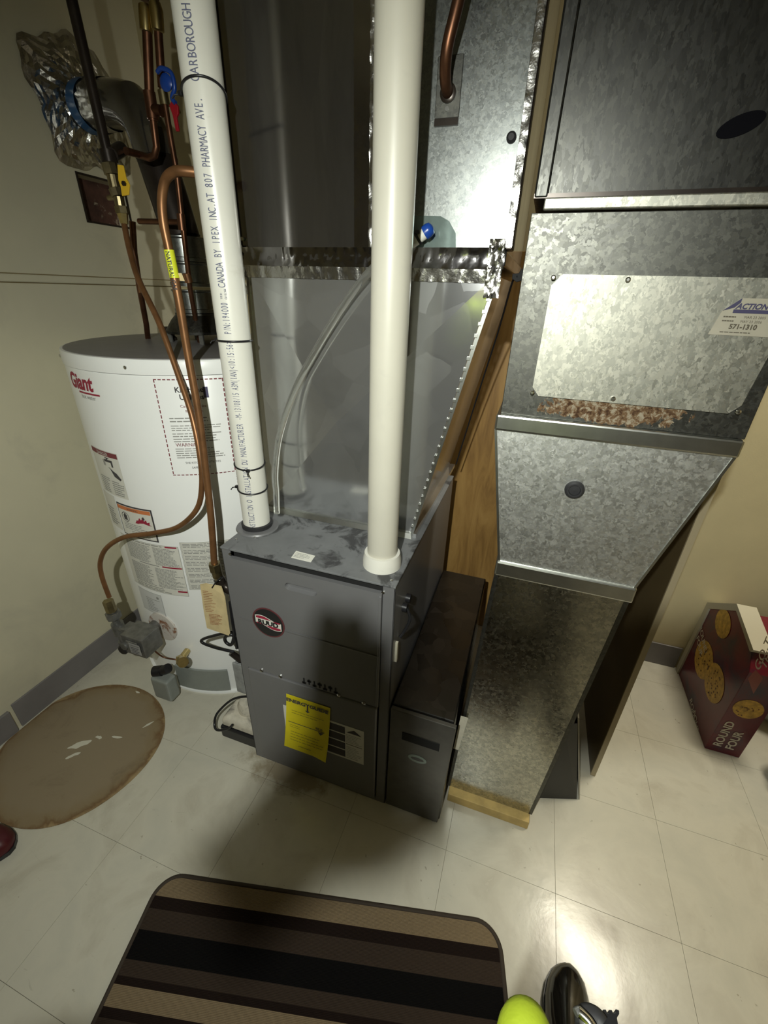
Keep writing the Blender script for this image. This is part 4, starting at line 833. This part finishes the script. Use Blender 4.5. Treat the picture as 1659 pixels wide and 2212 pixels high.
sp = spline([PY(365, 540, .90), PY(371, 570, .90), PY(377.5, 601, .90)], 4); MB().tube(sp, .0108, 16, cap=False).build('wrap', M['ylabel2'], wp, smooth=60)
c0, c1 = Vector(sp[0]), Vector(sp[-1]); ax = (c1 - c0).normalized(); rt = Vector((0.90, .30, 0)); rt = (rt - ax * rt.dot(ax)).normalized(); nn = ax.cross(rt).normalized(); nn = nn if nn.dot(-c0 + CAM) > 0 else -nn
def gl(u, v): a = v / .0112; return c0 + ax * (u + .003) + (nn * math.cos(a) + rt * math.sin(a)) * .0114
mb = text_bm('NATURAL GAS', .0125, lambda u, v: gl(u * .92, v - .004), bold=.0003); mb.build('label_lettering', M['printdark'], wp)
MB().slab([PY(379, 590, .90), PY(392, 590, .905), PY(399, 607, .91), PY(384, 606, .905)], .0006).build('label_tail', M['cardtag'], wp)
gi = thing('furnace_gas_fitting', 'brass flare fitting where the thicker copper tube enters the furnace left side', 'fitting', (-.815, .86, .67))
k0 = PY(463, 1216, .86); MB().cyl(k0, k0 + Vector((0, .002, -.030)), .0185, .0185, 6).build('flare_nut', M['brassdull'], gi, bevel=.002)
MB().cyl(k0 + Vector((0, .002, -.028)), k0 + Vector((0, .004, -.052)), .015, .015, 16).build('adapter', M['brassdull'], gi, smooth=40)
mb = MB(); mb.cyl(k0 + Vector((0, .004, -.052)), k0 + Vector((.002, .006, -.062)), .014, .014, 16); mb.build('nipple', M['chrome'], gi, smooth=40)
mb = MB(); mb.tube([k0 + Vector((.002, .006, -.062)), k0 + Vector((.006, .008, -.085)), k0 + Vector((.03, .012, -.10)), (FX0 - .003, .875, k0.z - .10)], .0175, 16); mb.build('street_elbow', M['iron'], gi, smooth=40)
# water pipes
wp2 = thing('water_pipes', 'pair of dark copper water pipes with soldered tees rising above the heater', 'water pipe', (-1.1, 1.2, 1.3))
YW = 1.20; W = lambda x_, y_, y=YW: PY(x_, y_, y)
def pipe(pts, rad, name='pipe', m_='copperdark', n=14): return MB().tube([Vector(p) for p in pts], rad, n).build(name, M[m_], wp2, smooth=50)
pipe([W(318, 70), W(323, 200), W(331, 262)], .0115); pipe([W(331, 262), W(338, 318), W(334, 336), W(322, 341), W(300, 334), W(272, 326, 1.15)], .009)
pipe([W(342, 70), W(350, 190)], .010)
for a_, b_ in (((312, 12), (316, 68)), ((334, 8), (341, 66))): MB().tube([W(*a_), W((a_[0] + b_[0]) / 2, 22), W(*b_)], [.014, .0155, .0145], 16).build('brass_coupling', M['brass'], wp2, smooth=40)
MB().cyl(W(310, 0), W(306, -60), .012).build('pipe', M['copperdark'], wp2, smooth=40); MB().cyl(W(332, 0), W(326, -60), .012).build('pipe', M['copperdark'], wp2, smooth=40)
mb = MB(); mb.cyl(W(322, 198), W(331, 258), .0150); mb.cyl(W(330, 236), W(350, 240), .0125); mb.build('tee', M['copperdark'], wp2, smooth=40)
pipe([W(350, 188), W(358, 232), W(369, 300), W(382, 372), W(392, 465), W(400, 530), W(410, 620, 1.22), W(424, 700, 1.26), W(432, 742, 1.29)], .0075)
MB().cyl(W(351, 196), W(357, 228), .012).build('valve_body', M['brassdull'], wp2, smooth=40)
pipe([W(300, 478), W(392, 480)], .0075); MB().cyl(W(390, 462), W(394, 498), .011).build('coupling', M['copperdark'], wp2, smooth=40)
pipe([W(286, 478), W(290, 545), W(302, 625, 1.22), W(316, 700, 1.26), W(320, 735, 1.29)], .009)
for p_ in (W(303, 622, 1.22), W(404, 600, 1.21)): MB().cyl(p_ + Vector((0, -.0, .012)), p_ + Vector((.0, .005, -.012)), .0118).build('coupling', M['copper'], wp2, smooth=40)
for p_ in ((-1.232, 1.29), (-1.005, 1.29)): MB().lathe([(.022, 1.282), (.022, 1.29), (.016, 1.296), (.016, 1.325)], (p_[0], p_[1], 0), n=14).build('dielectric_nipple', M['iron'], wp2, smooth=30)
bv = thing('blue_valve_handle', 'blue tee shaped valve handle between the copper pipes and the printed pipe', 'valve handle', W(362, 180))
cc = W(362, 180, 1.17); MB().lathe([(.016, 0), (.018, .006), (.010, .012)], cc, '-y', 16).build('hub', M['blue'], bv, smooth=40)
MB().tube(spline([cc + Vector(v) for v in ((-.02, -.006, .02), (-.002, -.01, .024), (.022, -.008, .014), (.024, -.006, -.012), (.012, -.006, -.03), (.02, -.006, -.04))], 5), .0052, 10).build('lever', M['blue'], bv, smooth=60)
rv = thing('red_valve_handle', 'small red wing valve handle left of the printed pipe', 'valve handle', W(380, 250))
cc = W(378, 235, 1.17); MB().prism([cc + Vector(v) for v in ((-.012, 0, .006), (.0, 0, .016), (.014, 0, .004), (.012, 0, -.012), (.005, 0, -.018), (.006, 0, -.045), (-.003, 0, -.045), (-.006, 0, -.014))], (0, -.006, 0)).build('wing', M['red'], rv, bevel=.0015)
MB().cyl(cc + Vector((0, 0, -.002)), cc + Vector((-.006, .02, 0)), .005).build('stem', M['brassdull'], rv)

# ================================================================== left of furnace: tag, electrical box, cords, pump
tg = thing('service_tag', 'cream cardboard tag with brown handwriting tied to the gas fitting', 'tag', (-.84, .84, .55))
q = [PY(432, 1262, .835), PY(445, 1260, .832), PY(478, 1266, .832), PY(486, 1290, .828), PY(497, 1368, .825), PY(494, 1373, .825), PY(447, 1357, .83), PY(440, 1320, .832)]
MB().prism(q, (0, .0008, 0)).build('card', M['cardtag'], tg)
F = lambda u, v: q[0] + (q[2] - q[0]).normalized() * u + (q[6] - q[0]).normalized() * -v + Vector((0, -.0022, 0)); mb = MB()
lines(mb, F, .008, .055, -.105, -.020, 13, .28, seed=90, minlen=.5); lines(mb, F, .02, .075, -.155, -.110, 8, .4, seed=91); mb.build('handwriting', M['tagink'], tg)
MB().tube([PY(458, 1270, .829), PY(466, 1258, .835), PY(478, 1246, .84)], .0022, 6).build('tag_tie', M['black'], tg)
eb = thing('junction_box', 'dusty grey electrical box on the left side of the furnace', 'junction box', (-.74, .86, .25))
MB().box(-.795, -.690, .845, .91, .185, .32).build('box_body', M['ebox'], eb, bevel=.004)
MB().box(-.798, -.688, .838, .845, .182, .323).build('box_cover', M['ebox'], eb, bevel=.003)
MB().cyl((-.775, .86, .32), (-.805, .85, .355), .012, .010, 12).build('cable_clamp', M['iron'], eb, smooth=40)
C1 = [PY(505, 1408, .85), PY(490, 1405, .845), PY(462, 1398, .84), PY(437, 1388, .84), PY(440, 1380, .84), PY(475, 1370, .845), PY(500, 1366, .85)]
tag(MB().tube(spline(C1, 8), .005, 10).build('power_cable', M['black'], smooth=60), 'black cable making a pointed loop left of the furnace above the grey box', 'cable', 'black cables by the furnace')
C2 = [PY(497, 1300, .85), PY(502, 1340, .845), PY(506, 1370, .845), PY(500, 1392, .84), PY(489, 1388, .84), PY(486, 1378, .84), PY(495, 1370, .84), PY(506, 1376, .845), PY(512, 1400, .85)]
tag(MB().tube(spline(C2, 8), .0055, 10).build('power_cable', M['black'], smooth=60), 'thick black cable hanging down the furnace side with a small ring loop', 'cable', 'black cables by the furnace')
pu = thing('condensate_pump', 'dusty off white condensate pump with black tray on the floor left of the furnace', 'pump', (-.78, .82, 0))
MB().box(-.845, -.695, .775, .90, 0.0, .055).build('tray', M['black'], pu, bevel=.006)
mb = MB(); mb.rings([[(-.84 + s_, .782 + s_, z_), (-.70 - s_, .782 + s_, z_), (-.70 - s_, .895 - s_, z_), (-.84 + s_, .895 - s_, z_)] for s_, z_ in ((0, .055), (.0, .085), (.012, .10))]); mb.build('housing', M['pump'], pu, bevel=.008, seg=3)
MB().lathe([(.035, .10), (.037, .125), (.028, .145), (.01, .148)], (-.765, .845, 0), n=24).build('motor_cap', M['pump'], pu, smooth=50)
mb = MB(); mb.tube(spline([(-.715, .85, .16), (-.76, .845, .165), (-.82, .83, .14), (-.868, .80, .085), (-.872, .78, .05), (-.85, .765, .045), (-.80, .765, .075), (-.78, .77, .10)], 7), .0042, 8); mb.build('cord', M['black'], pu, smooth=60)

# ================================================================== floor things
st = MB(); SX, SY = -1.285, .575
def stain_ring(rad, z_): return [(max(SX + rad * 1.0 * math.cos(a) * (1 + .02 * math.sin(3 * a)), XL + .014), SY + rad * math.sin(a) * (1 + .03 * math.cos(2 * a)) * 1.0, z_) for a in [2 * math.pi * k / 96 for k in range(96)]]
so = st.rings([stain_ring(.268, .0), stain_ring(.268, .0022), stain_ring(.258, .0026)])
th_ = thing('rust_stained_disc', 'large round rusty brown patch on the floor tiles by the left wall', 'floor patch', (SX, SY, 0))
so = st.build('disc', M['stain'], th_)
rn = random.Random(3)
for (px, py_, L_, a_, wd) in ((172, 1608, .075, .75, .020), (158, 1632, .045, .9, .011), (213, 1593, .025, .1, .010), (253, 1592, .040, .25, .007), (297, 1495, .022, -.1, .006), (320, 1565, .04, 1.1, .006)):
    c = PZ(px, py_, .003); n = 14; pts = []
    for k in range(n):
        t = 2 * math.pi * k / n; u, v = L_ / 2 * math.cos(t), wd / 2 * math.sin(t) * (1 + .5 * rn.uniform(-1, 1)); pts.append((c.x + u * math.cos(a_) - v * math.sin(a_), c.y + u * math.sin(a_) + v * math.cos(a_), .0027))
    MB().prism(pts, (0, 0, .0006)).build('paint_scrape', plain('scraped_paint', (.62, .60, .50), .6) if 'scraped_paint' not in bpy.data.materials else bpy.data.materials['scraped_paint'], th_)
# mat
ang = math.atan2(.20, .88); TL = Vector((-.765 + .031 * math.cos(ang), .372 + .031 * math.sin(ang), 0)); TRx = .921; DP = .62
mt_ = thing('door_mat', 'dark brown door mat with tan and black stripes and rounded corners', 'mat', TL); mt_.rotation_euler = (0, 0, ang); BASE[mt_.name] = Vector()
def rrect(x0, x1, y0, y1, rad, z_, n=8):
    out = []
    for cx_, cy_, a_ in ((x1 - rad, y1 - rad, 0), (x0 + rad, y1 - rad, 90), (x0 + rad, y0 + rad, 180), (x1 - rad, y0 + rad, 270)):
        for k in range(n + 1): t = math.radians(a_ + 90 * k / n); out.append((cx_ + rad * math.cos(t), cy_ + rad * math.sin(t), z_))
    return out
MB().rings([rrect(.006, TRx - .006, -DP + .006, -.006, .058, .002), rrect(.006, TRx - .006, -DP + .006, -.006, .058, .009), rrect(.010, TRx - .010, -DP + .01, -.010, .055, .010)]).build('pile', M['mat'], mt_)
MB().tube(rrect(.005, TRx - .005, -DP + .005, -.005, .06, .0065, 10), .0062, 8, closed=True).build('binding', M['matedge'], mt_, smooth=60)
# cracker carton
bx = thing('cracker_carton', 'burgundy cardboard cracker carton with gold cracker pictures in the right corner', 'carton', (.98, 1.5, 0))
prof = [(1.335, 0), (1.335, .39), (1.372, .445), (1.535, .485), (1.700, .365), (1.700, 0)]
MB().prism([(.832, y_, z_) for y_, z_ in prof], (.108, 0, 0)).build('carton_body', M['maroonbox'], bx, bevel=.002)
MB().prism([(.826, y_, z_) for y_, z_ in ((1.700, 0), (1.728, 0), (1.728, .375), (1.55, .505), (1.36, .462), (1.372, .445), (1.535, .485), (1.700, .365))], (.06, 0, 0)).build('white_flap', M['cardwhite'], bx)
def CF(off): return lambda u, v: Vector((.832 - off, 1.700 - u, v))          # left face, u towards the camera
def CG(off): return lambda u, v: Vector((.832 + u, 1.335 - off, v))          # front face
def disc(F, cu, cv, a, b, rot=0, n=28): return [F(cu + a * math.cos(t) * math.cos(rot) - b * math.sin(t) * math.sin(rot), cv + a * math.cos(t) * math.sin(rot) + b * math.sin(t) * math.cos(rot)) for t in [2 * math.pi * k / n for k in range(n)]]
def onface(px, py): p = PX(px, py, .832); return 1.700 - p.y, p.z
mb = MB(); F = CF(.0008)
ca, cb_ = onface(1516, 1420), onface(1545, 1470); rr_ = .062
for q_ in (disc(F, *onface(1520, 1425), .078, .074), disc(CF(.0011), *onface(1543, 1475), .076, .070), disc(CF(.0014), *onface(1562, 1347), .060, .052), disc(CG(.0008), .052, .235, .043, .043)): MB().face(q_).build('cracker_picture', M['cracker'], bx)
mb = MB(); rn = random.Random(5)
for k in range(46):
    cx_, cz_ = (onface(1522, 1425) if k % 2 else onface(1542, 1478)); a_ = rn.uniform(0, 6.28); r_ = .05 * math.sqrt(rn.random()); mb.face(disc(CF(.0018), cx_ + r_ * math.cos(a_), cz_ + r_ * math.sin(a_), .0035, .0035, n=8))
for k in range(14): a_ = rn.uniform(0, 6.28); r_ = .035 * rn.random(); mb.face(disc(CG(.0014), .048 + r_ * math.cos(a_), .235 + r_ * math.sin(a_), .0025, .0025, n=6))
mb.build('cracker_spots', M['crackerbrown'], bx)
mb = MB()
def ftxt(s_, size, px, py, rot, face=CF, off=.0012):
    u0, v0 = onface(px, py); F = face(off); c_, s2 = math.cos(rot), math.sin(rot); text_bm(s_, size, lambda u, v: F(u0 + u * c_ - v * s2, v0 + u * s2 + v * c_), mb, bold=.0006)
ftxt('ROUND', .034, 1511, 1356, -.30); ftxt('FOUR', .034, 1505, 1378, -.30)
ftxt('ROUND', .034, 1490, 1512, -.30); ftxt('FOUR', .034, 1497, 1538, -.30)
ftxt('GO TO', .046, 1640, 1452, 1.75); ftxt('THE', .040, 1654, 1448, 1.75)
F = CG(.0012); text_bm('ROUND', .036, lambda u, v: F(.040 - v + .0, .030 + u), mb, bold=.001); text_bm('FOUR', .036, lambda u, v: F(.078 - v, .030 + u), mb, bold=.001)
mb.build('carton_lettering', M['cardprint'], bx)
u0, v0 = onface(1636, 1452); F = CF(.0009); mb = MB(); mb.face([F(u0 - .02, v0 - .05), F(u0 + .035, v0 - .06), F(u0 + .035, v0 + .01), F(u0 - .01, v0 + .0)]); mb.build('pink_banner', M['pinkprint'], bx)
# plastic bags at the right edge
def bagmesh(c, sx, sy, sz, seed, n=20):
    rn = random.Random(seed); ph = [rn.uniform(0, 6.28) for _ in range(8)]
    def fn(u, v):
        th2, phi = u * 2 * math.pi, v * math.pi; k = 1 + math.sin(phi) * (.07 * math.sin(3 * th2 + ph[0]) + .045 * math.sin(5 * phi + ph[1] + 2 * th2) + .03 * math.sin(8 * th2 + ph[2] + 3 * phi))
        x_, y_, z_ = sx * k * math.sin(phi) * math.cos(th2), sy * k * math.sin(phi) * math.sin(th2), -sz * k * math.cos(phi)
        return (c[0] + x_, c[1] + y_, max(.002, c[2] + z_))
    mb = MB(); mb.grid(fn, n * 2, n); bmesh.ops.remove_doubles(mb.b, verts=mb.b.verts[:], dist=.0005); return mb
tag(bagmesh((1.105, 1.26, .12), .125, .10, .12, 3).build('plastic_bag', M['bag'], smooth=50), 'crumpled grey plastic bag on the floor in front of the cracker carton', 'bag', 'grey plastic bags')
tag(bagmesh((1.145, 1.56, .30), .14, .10, .30, 5).build('plastic_bag', M['bag'], smooth=50), 'taller grey plastic bag standing to the right of the cracker carton', 'bag', 'grey plastic bags')
# ================================================================== PHOTOGRAPHER
def skin(pts, edges, rad, name, m_, parent, sub=2, root=0):
    me = bpy.data.meshes.new(name); off = BASE[parent.name]
    me.from_pydata([tuple(Vector(p) - off) for p in pts], edges, [])
    o = bpy.data.objects.new(name, me); COL.objects.link(o); o.parent = parent; BASE[o.name] = off
    md = o.modifiers.new('skin', 'SKIN'); md.use_smooth_shade = True
    for i, v in enumerate(me.skin_vertices[0].data):
        r_ = rad[i]; v.radius = r_ if isinstance(r_, tuple) else (r_, r_); v.use_root = i == root
    if sub: sb = o.modifiers.new('sub', 'SUBSURF'); sb.levels = sub; sb.render_levels = sub
    me.materials.append(m_); return o
pe = thing('person', 'person in a lime yellow jacket and polished black shoe seen at the bottom edge', 'person', (.1, .05, 0))
# jacket: torso and sleeves
J = [(.075, -.09, .84), (.070, -.085, .95), (.05, -.09, 1.08), (.02, -.17, 1.22), (-.01, -.25, 1.38), (-.03, -.31, 1.49),
     (.15, -.28, 1.41), (.24, -.25, 1.28), (.275, -.15, 1.17), (.235, -.08, 1.29), (.165, -.035, 1.40),
     (-.18, -.33, 1.41), (-.24, -.36, 1.30), (-.25, -.34, 1.20), (-.215, -.25, 1.31), (-.182, -.168, 1.40)]
JE = [(0, 1), (1, 2), (2, 3), (3, 4), (4, 5), (4, 6), (6, 7), (7, 8), (8, 9), (9, 10), (4, 11), (11, 12), (12, 13), (13, 14), (14, 15)]
JR = [(.165, .12), (.165, .12), (.155, .11), (.165, .105), (.14, .09), (.062, .06), .062, .056, .05, .044, .036, .062, .056, .05, .044, .036]
skin(J, JE, JR, 'jacket', M['hivis'], pe)
hc_ = PZ(1116, 2236, .88)
fp_ = spline([(.075, -.13, .96), (.072, -.06, .955), (.066, .0, .94), hc_ + Vector((-.002, -.05, .035)), hc_ + Vector((0, -.012, .045)), hc_ + Vector((0, .006, .03))], 5)
MB().tube(fp_, [.10, .10, .098, .096, .092, .088, .083, .077, .071, .064, .058, .052, .047, .042, .037, .033, .030, .027, .024, .022, .0225, .0215, .019, .014, .009, .003][:len(fp_)], 26).build('jacket_hem', M['hivis'], pe, smooth=70)
T = [(.08, -.05, .93), (.16, -.04, .84), (.225, .10, .50), (.30, .30, .09), (.0, -.06, .84), (-.02, .0, .48), (-.05, -.02, .09)]
skin(T, [(0, 1), (1, 2), (2, 3), (0, 4), (4, 5), (5, 6)], [(.13, .10), .095, .070, .056, .095, .070, .056], 'trousers', M['trousers'], pe)
# head with face (one continuous surface) and neck
def headfn(u, v):
    th2, ph = u * 2 * math.pi, v * math.pi; s_, c_ = math.sin(ph), math.cos(ph)
    x_, y_, z_ = .074 * s_ * math.sin(th2), .092 * s_ * math.cos(th2), .112 * c_
    if z_ < 0: x_ *= 1 - .28 * (-z_ / .112); y_ = y_ * (1 - .12 * (-z_ / .112)) + .010 * (-z_ / .112)
    fr = max(0, math.cos(th2)) ** 6
    y_ += fr * s_ * (.026 * math.exp(-((z_ + .018) / .018) ** 2) * math.exp(-(x_ / .012) ** 2) + .006 * math.exp(-((z_ + .055) / .010) ** 2) * math.exp(-(x_ / .022) ** 2) + .010 * math.exp(-((z_ + .098) / .018) ** 2))
    for sx in (-1, 1):
        y_ -= fr * s_ * .010 * math.exp(-((x_ - sx * .030) / .014) ** 2 - ((z_ - .008) / .010) ** 2)
        x_ += sx * .016 * math.exp(-((math.atan2(math.sin(th2 - sx * 1.57), math.cos(th2 - sx * 1.57))) / .16) ** 2) * math.exp(-((z_ - .0) / .026) ** 2)
    return x_, y_, z_
HC = Vector((-.070, -.365, 1.640)); tl_ = -.36; yw = .12
def hw(p):
    x_, y_, z_ = p; y2, z2 = y_ * math.cos(tl_) - z_ * math.sin(tl_), y_ * math.sin(tl_) + z_ * math.cos(tl_)
    return HC + Vector((x_ * math.cos(yw) - y2 * math.sin(yw), x_ * math.sin(yw) + y2 * math.cos(yw), z2))
mb = MB(); mb.grid(lambda u, v: hw(headfn(u, v)), 64, 44); bmesh.ops.remove_doubles(mb.b, verts=mb.b.verts[:], dist=.0004)
mb.tube([HC + Vector((.0, -.02, -.05)), (-.050, -.365, 1.545), (-.03, -.325, 1.48)], [.050, .052, .060], 24)
mb.build('head', M['skin'], pe, smooth=70)
def hairfn(u, v):
    x_, y_, z_ = headfn(u, v * .56); n_ = Vector((x_, y_, z_)).normalized() * .010
    cut = max(0, math.cos(u * 2 * math.pi)); z_ += cut * .045 * max(0, (v - .55)) * 2
    return hw((x_ + n_.x, y_ * (1 - .10 * cut) + n_.y - .008 * cut, z_ + n_.z))
mb = MB(); mb.grid(hairfn, 48, 20); mb.build('hair', M['hair'], pe, smooth=70)
mb = MB(); mw = MB()
for sx in (-1, 1):
    c = hw((sx * .030, .077, .009)); mw.lathe([(.0001, -.011), (.008, -.008), (.011, 0), (.008, .008), (.0001, .011)], c, 'z', 16, cap=False)
    q = hw((sx * .030, .0875, .007)); mb.lathe([(.0045, 0), (.003, .002)], q, '-y', 12)
    for k in range(4): pass
mw.build('eyes', M['paper'], pe, smooth=70); 
mb = MB(); mb.tube([hw((x_, .0955 - 12 * x_ * x_, -.058)) for x_ in (-.022, -.012, 0, .012, .022)], [.002, .004, .005, .004, .002], 8); mb.build('mouth', plain('lips', (.36, .12, .09), .5), pe, smooth=60)
# head torch
ht = thing('head_torch', 'small head torch on a dark strap on the forehead of the person', 'head torch', (-.09, -.23, 1.69))
mb = MB(); mb.rings([[hw((.083 * math.sin(a), .099 * math.cos(a) - .002, z_)) for a in [2 * math.pi * k / 40 for k in range(40)]] for z_ in (.038, .062)], cap=False); mb.build('strap', M['black'], ht, solid=.002)
a_ = hw((0, .098, .052)); b_ = Vector((-.088, -.240, 1.697)); MB().cyl(a_, b_, .022, .016, 20).build('lamp_housing', M['black'], ht, smooth=40)
# hands: palm and five separate fingers
def hand(parent, wrist, palm, fingers, thumb, name='hand'):
    P = [wrist, palm]; E = [(0, 1)]; Rr = [.024, (.032, .017)]
    for f_ in fingers:
        last = 1
        for j, q in enumerate(f_): P.append(q); E.append((last, len(P) - 1)); Rr.append((.0115, .010, .009, .008)[min(j, 3)]); last = len(P) - 1
    last = 0; P.append(Vector(wrist).lerp(Vector(palm), .6)); E.append((0, len(P) - 1)); Rr.append(.016); last = len(P) - 1
    for j, q in enumerate(thumb): P.append(q); E.append((last, len(P) - 1)); Rr.append((.013, .011, .009)[min(j, 2)]); last = len(P) - 1
    skin(P, E, Rr, name, M['skin'], parent, 2)
rv_, dv_, fv_ = r, d, f
def PL(a, b, c=0.0): return CAM + rv_ * a + dv_ * b + fv_ * c     # phone frame: right, down, forward of the lens
hand(pe, (-.172, -.150, 1.425), (-.124, -.066, 1.445), [[(-.152 + .0175 * k, -.040 - .003 * k, 1.452), (-.158 + .0172 * k, -.006 - .006 * k, 1.456), (-.161 + .0172 * k, (.020, .024, .010, -.012)[k], 1.458)] for k in range(4)], [(-.106, -.098, 1.448), (-.090, -.088, 1.458), (-.078, -.074, 1.464)])
hand(pe, (.150, -.025, 1.415), PL(.138, .020, -.020), [[PL(.128, -.045 + .019 * k, -.004), PL(.112, -.047 + .019 * k, .003), PL(.094, -.047 + .019 * k, .001)] for k in range(4)], [PL(.130, .02, -.034), PL(.112, .006, -.030), PL(.096, -.004, -.024)])
ph = thing('smartphone', 'black smartphone held sideways in both hands by the person', 'smartphone', (0, 0, 1.45))
cs = []
for c_ in (-.013, -.005): cs.append([PL(a, b, c_) for a, b, z_ in rrect(-.055, .105, -.056, .012, .010, 0)])
MB().rings(cs).build('phone_body', M['black'], ph, bevel=.001)
MB().rings([[PL(a, b, c_) for a, b, z_ in rrect(-.052, .102, -.053, .009, .008, 0)] for c_ in (-.0136, -.0132)]).build('phone_screen', plain('dark_phone_screen', (.02, .02, .025), .1), ph)
# shoes
def shoe(toe, heel, w_, name='shoe', par=None):
    toe, heel = Vector(toe), Vector(heel); ax_ = (toe - heel); L_ = ax_.length; ax_.normalize(); sd2 = Vector((ax_.y, -ax_.x, 0)); rs = []
    for t, ww, hh in ((0, .30, .03), (.03, .62, .055), (.12, .76, .075), (.25, .78, .085), (.38, .74, .082), (.5, .80, .070), (.62, .92, .058), (.74, 1.0, .052), (.84, .94, .047), (.92, .76, .040), (.97, .50, .030), (1, .16, .016)):
        c = heel + ax_ * L_ * t; rs.append([c + sd2 * (w_ / 2 * ww * math.cos(a)) + Vector((0, 0, max(.008, .012 + hh * max(math.sin(a), -.1) * (1.0 if abs(math.cos(a)) < .99 else 1)))) for a in [2 * math.pi * k / 24 for k in range(24)]])
    up = MB().rings(rs).build(name, M['shoe'], par, smooth=70)
    rs2 = [[Vector((p.x, p.y, 0)) for p in rr] for rr in rs]
    out = []
    n = 28; 
    prof = [(0, .30), (.03, .64), (.12, .80), (.25, .82), (.38, .78), (.5, .84), (.62, .96), (.74, 1.04), (.84, .98), (.92, .80), (.97, .54), (1.01, .18)]
    lft = [heel + ax_ * L_ * t - sd2 * w_ / 2 * ww for t, ww in prof]; rgt = [heel + ax_ * L_ * t + sd2 * w_ / 2 * ww for t, ww in prof][::-1]
    MB().prism([(p.x, p.y, heel.z) for p in lft + rgt], (0, 0, .014)).build(name + '_sole', M['black'], par)
bs_ = thing('burgundy_shoe', 'tip of a burgundy shoe on the floor at the left edge', 'shoe', (-1.32, .26, 0)); shoe((-1.176, .275, 0), (-1.445, .235, 0), .092, 'shoe_upper', bs_)
for o_ in list(bs_.children):
    if o_.name.startswith('shoe_upper') and 'sole' not in o_.name: o_.data.materials[0] = M['burg']
    elif 'sole' in o_.name: o_.name = 'sole'
shoe((.330, .552, 0), (.300, .262, 0), .098, 'shoe', pe)
shoe((-.070, .215, .0115), (-.050, -.075, .0115), .098, 'shoe', pe)
# tool clip hanging at the jacket front
tc = thing('tool_clip', 'black notched tool end and bright metal hook hanging below the lime jacket', 'tool', PZ(1300, 2200, .95))
ctr = PZ(1325, 2215, .95)
def TP(px, py, z_=.95): return PZ(px, py, z_)
pr_ = [TP(1297, 2225), TP(1296, 2198), TP(1300, 2190), TP(1303, 2180), TP(1309, 2180), TP(1312, 2188), TP(1315, 2188), TP(1315, 2181), TP(1322, 2181), TP(1325, 2188), TP(1329, 2186), TP(1330, 2179), TP(1338, 2182), TP(1338, 2190), TP(1333, 2198), TP(1338, 2225)]
MB().prism(pr_, (0, 0, -.02)).build('notched_head', M['black'], tc, bevel=.001)
MB().tube(spline([TP(1300, 2215), TP(1288, 2200), TP(1270, 2193), TP(1262, 2200), TP(1262, 2220)], 6), .007, 10).build('strap_loop', M['rubber'], tc, smooth=60)
MB().tube(spline([TP(1322, 2222, .945), (.16, .09, .93), (.15, .02, .92), (.13, -.04, .91)], 6), .006, 8).build('belt_strap', M['rubber'], tc, smooth=60)
MB().tube(spline([TP(1250, 2186, .96), TP(1258, 2192, .96), TP(1272, 2206, .96), TP(1282, 2222, .96)], 5), .0035, 10).build('metal_hook', M['chrome'], tc, smooth=60)
MB().tube(spline([TP(1243, 2188, .955), TP(1252, 2184, .955), TP(1258, 2200, .955), TP(1262, 2222, .955)], 5), .003, 10).build('metal_hook', M['castgrey'], tc, smooth=60)
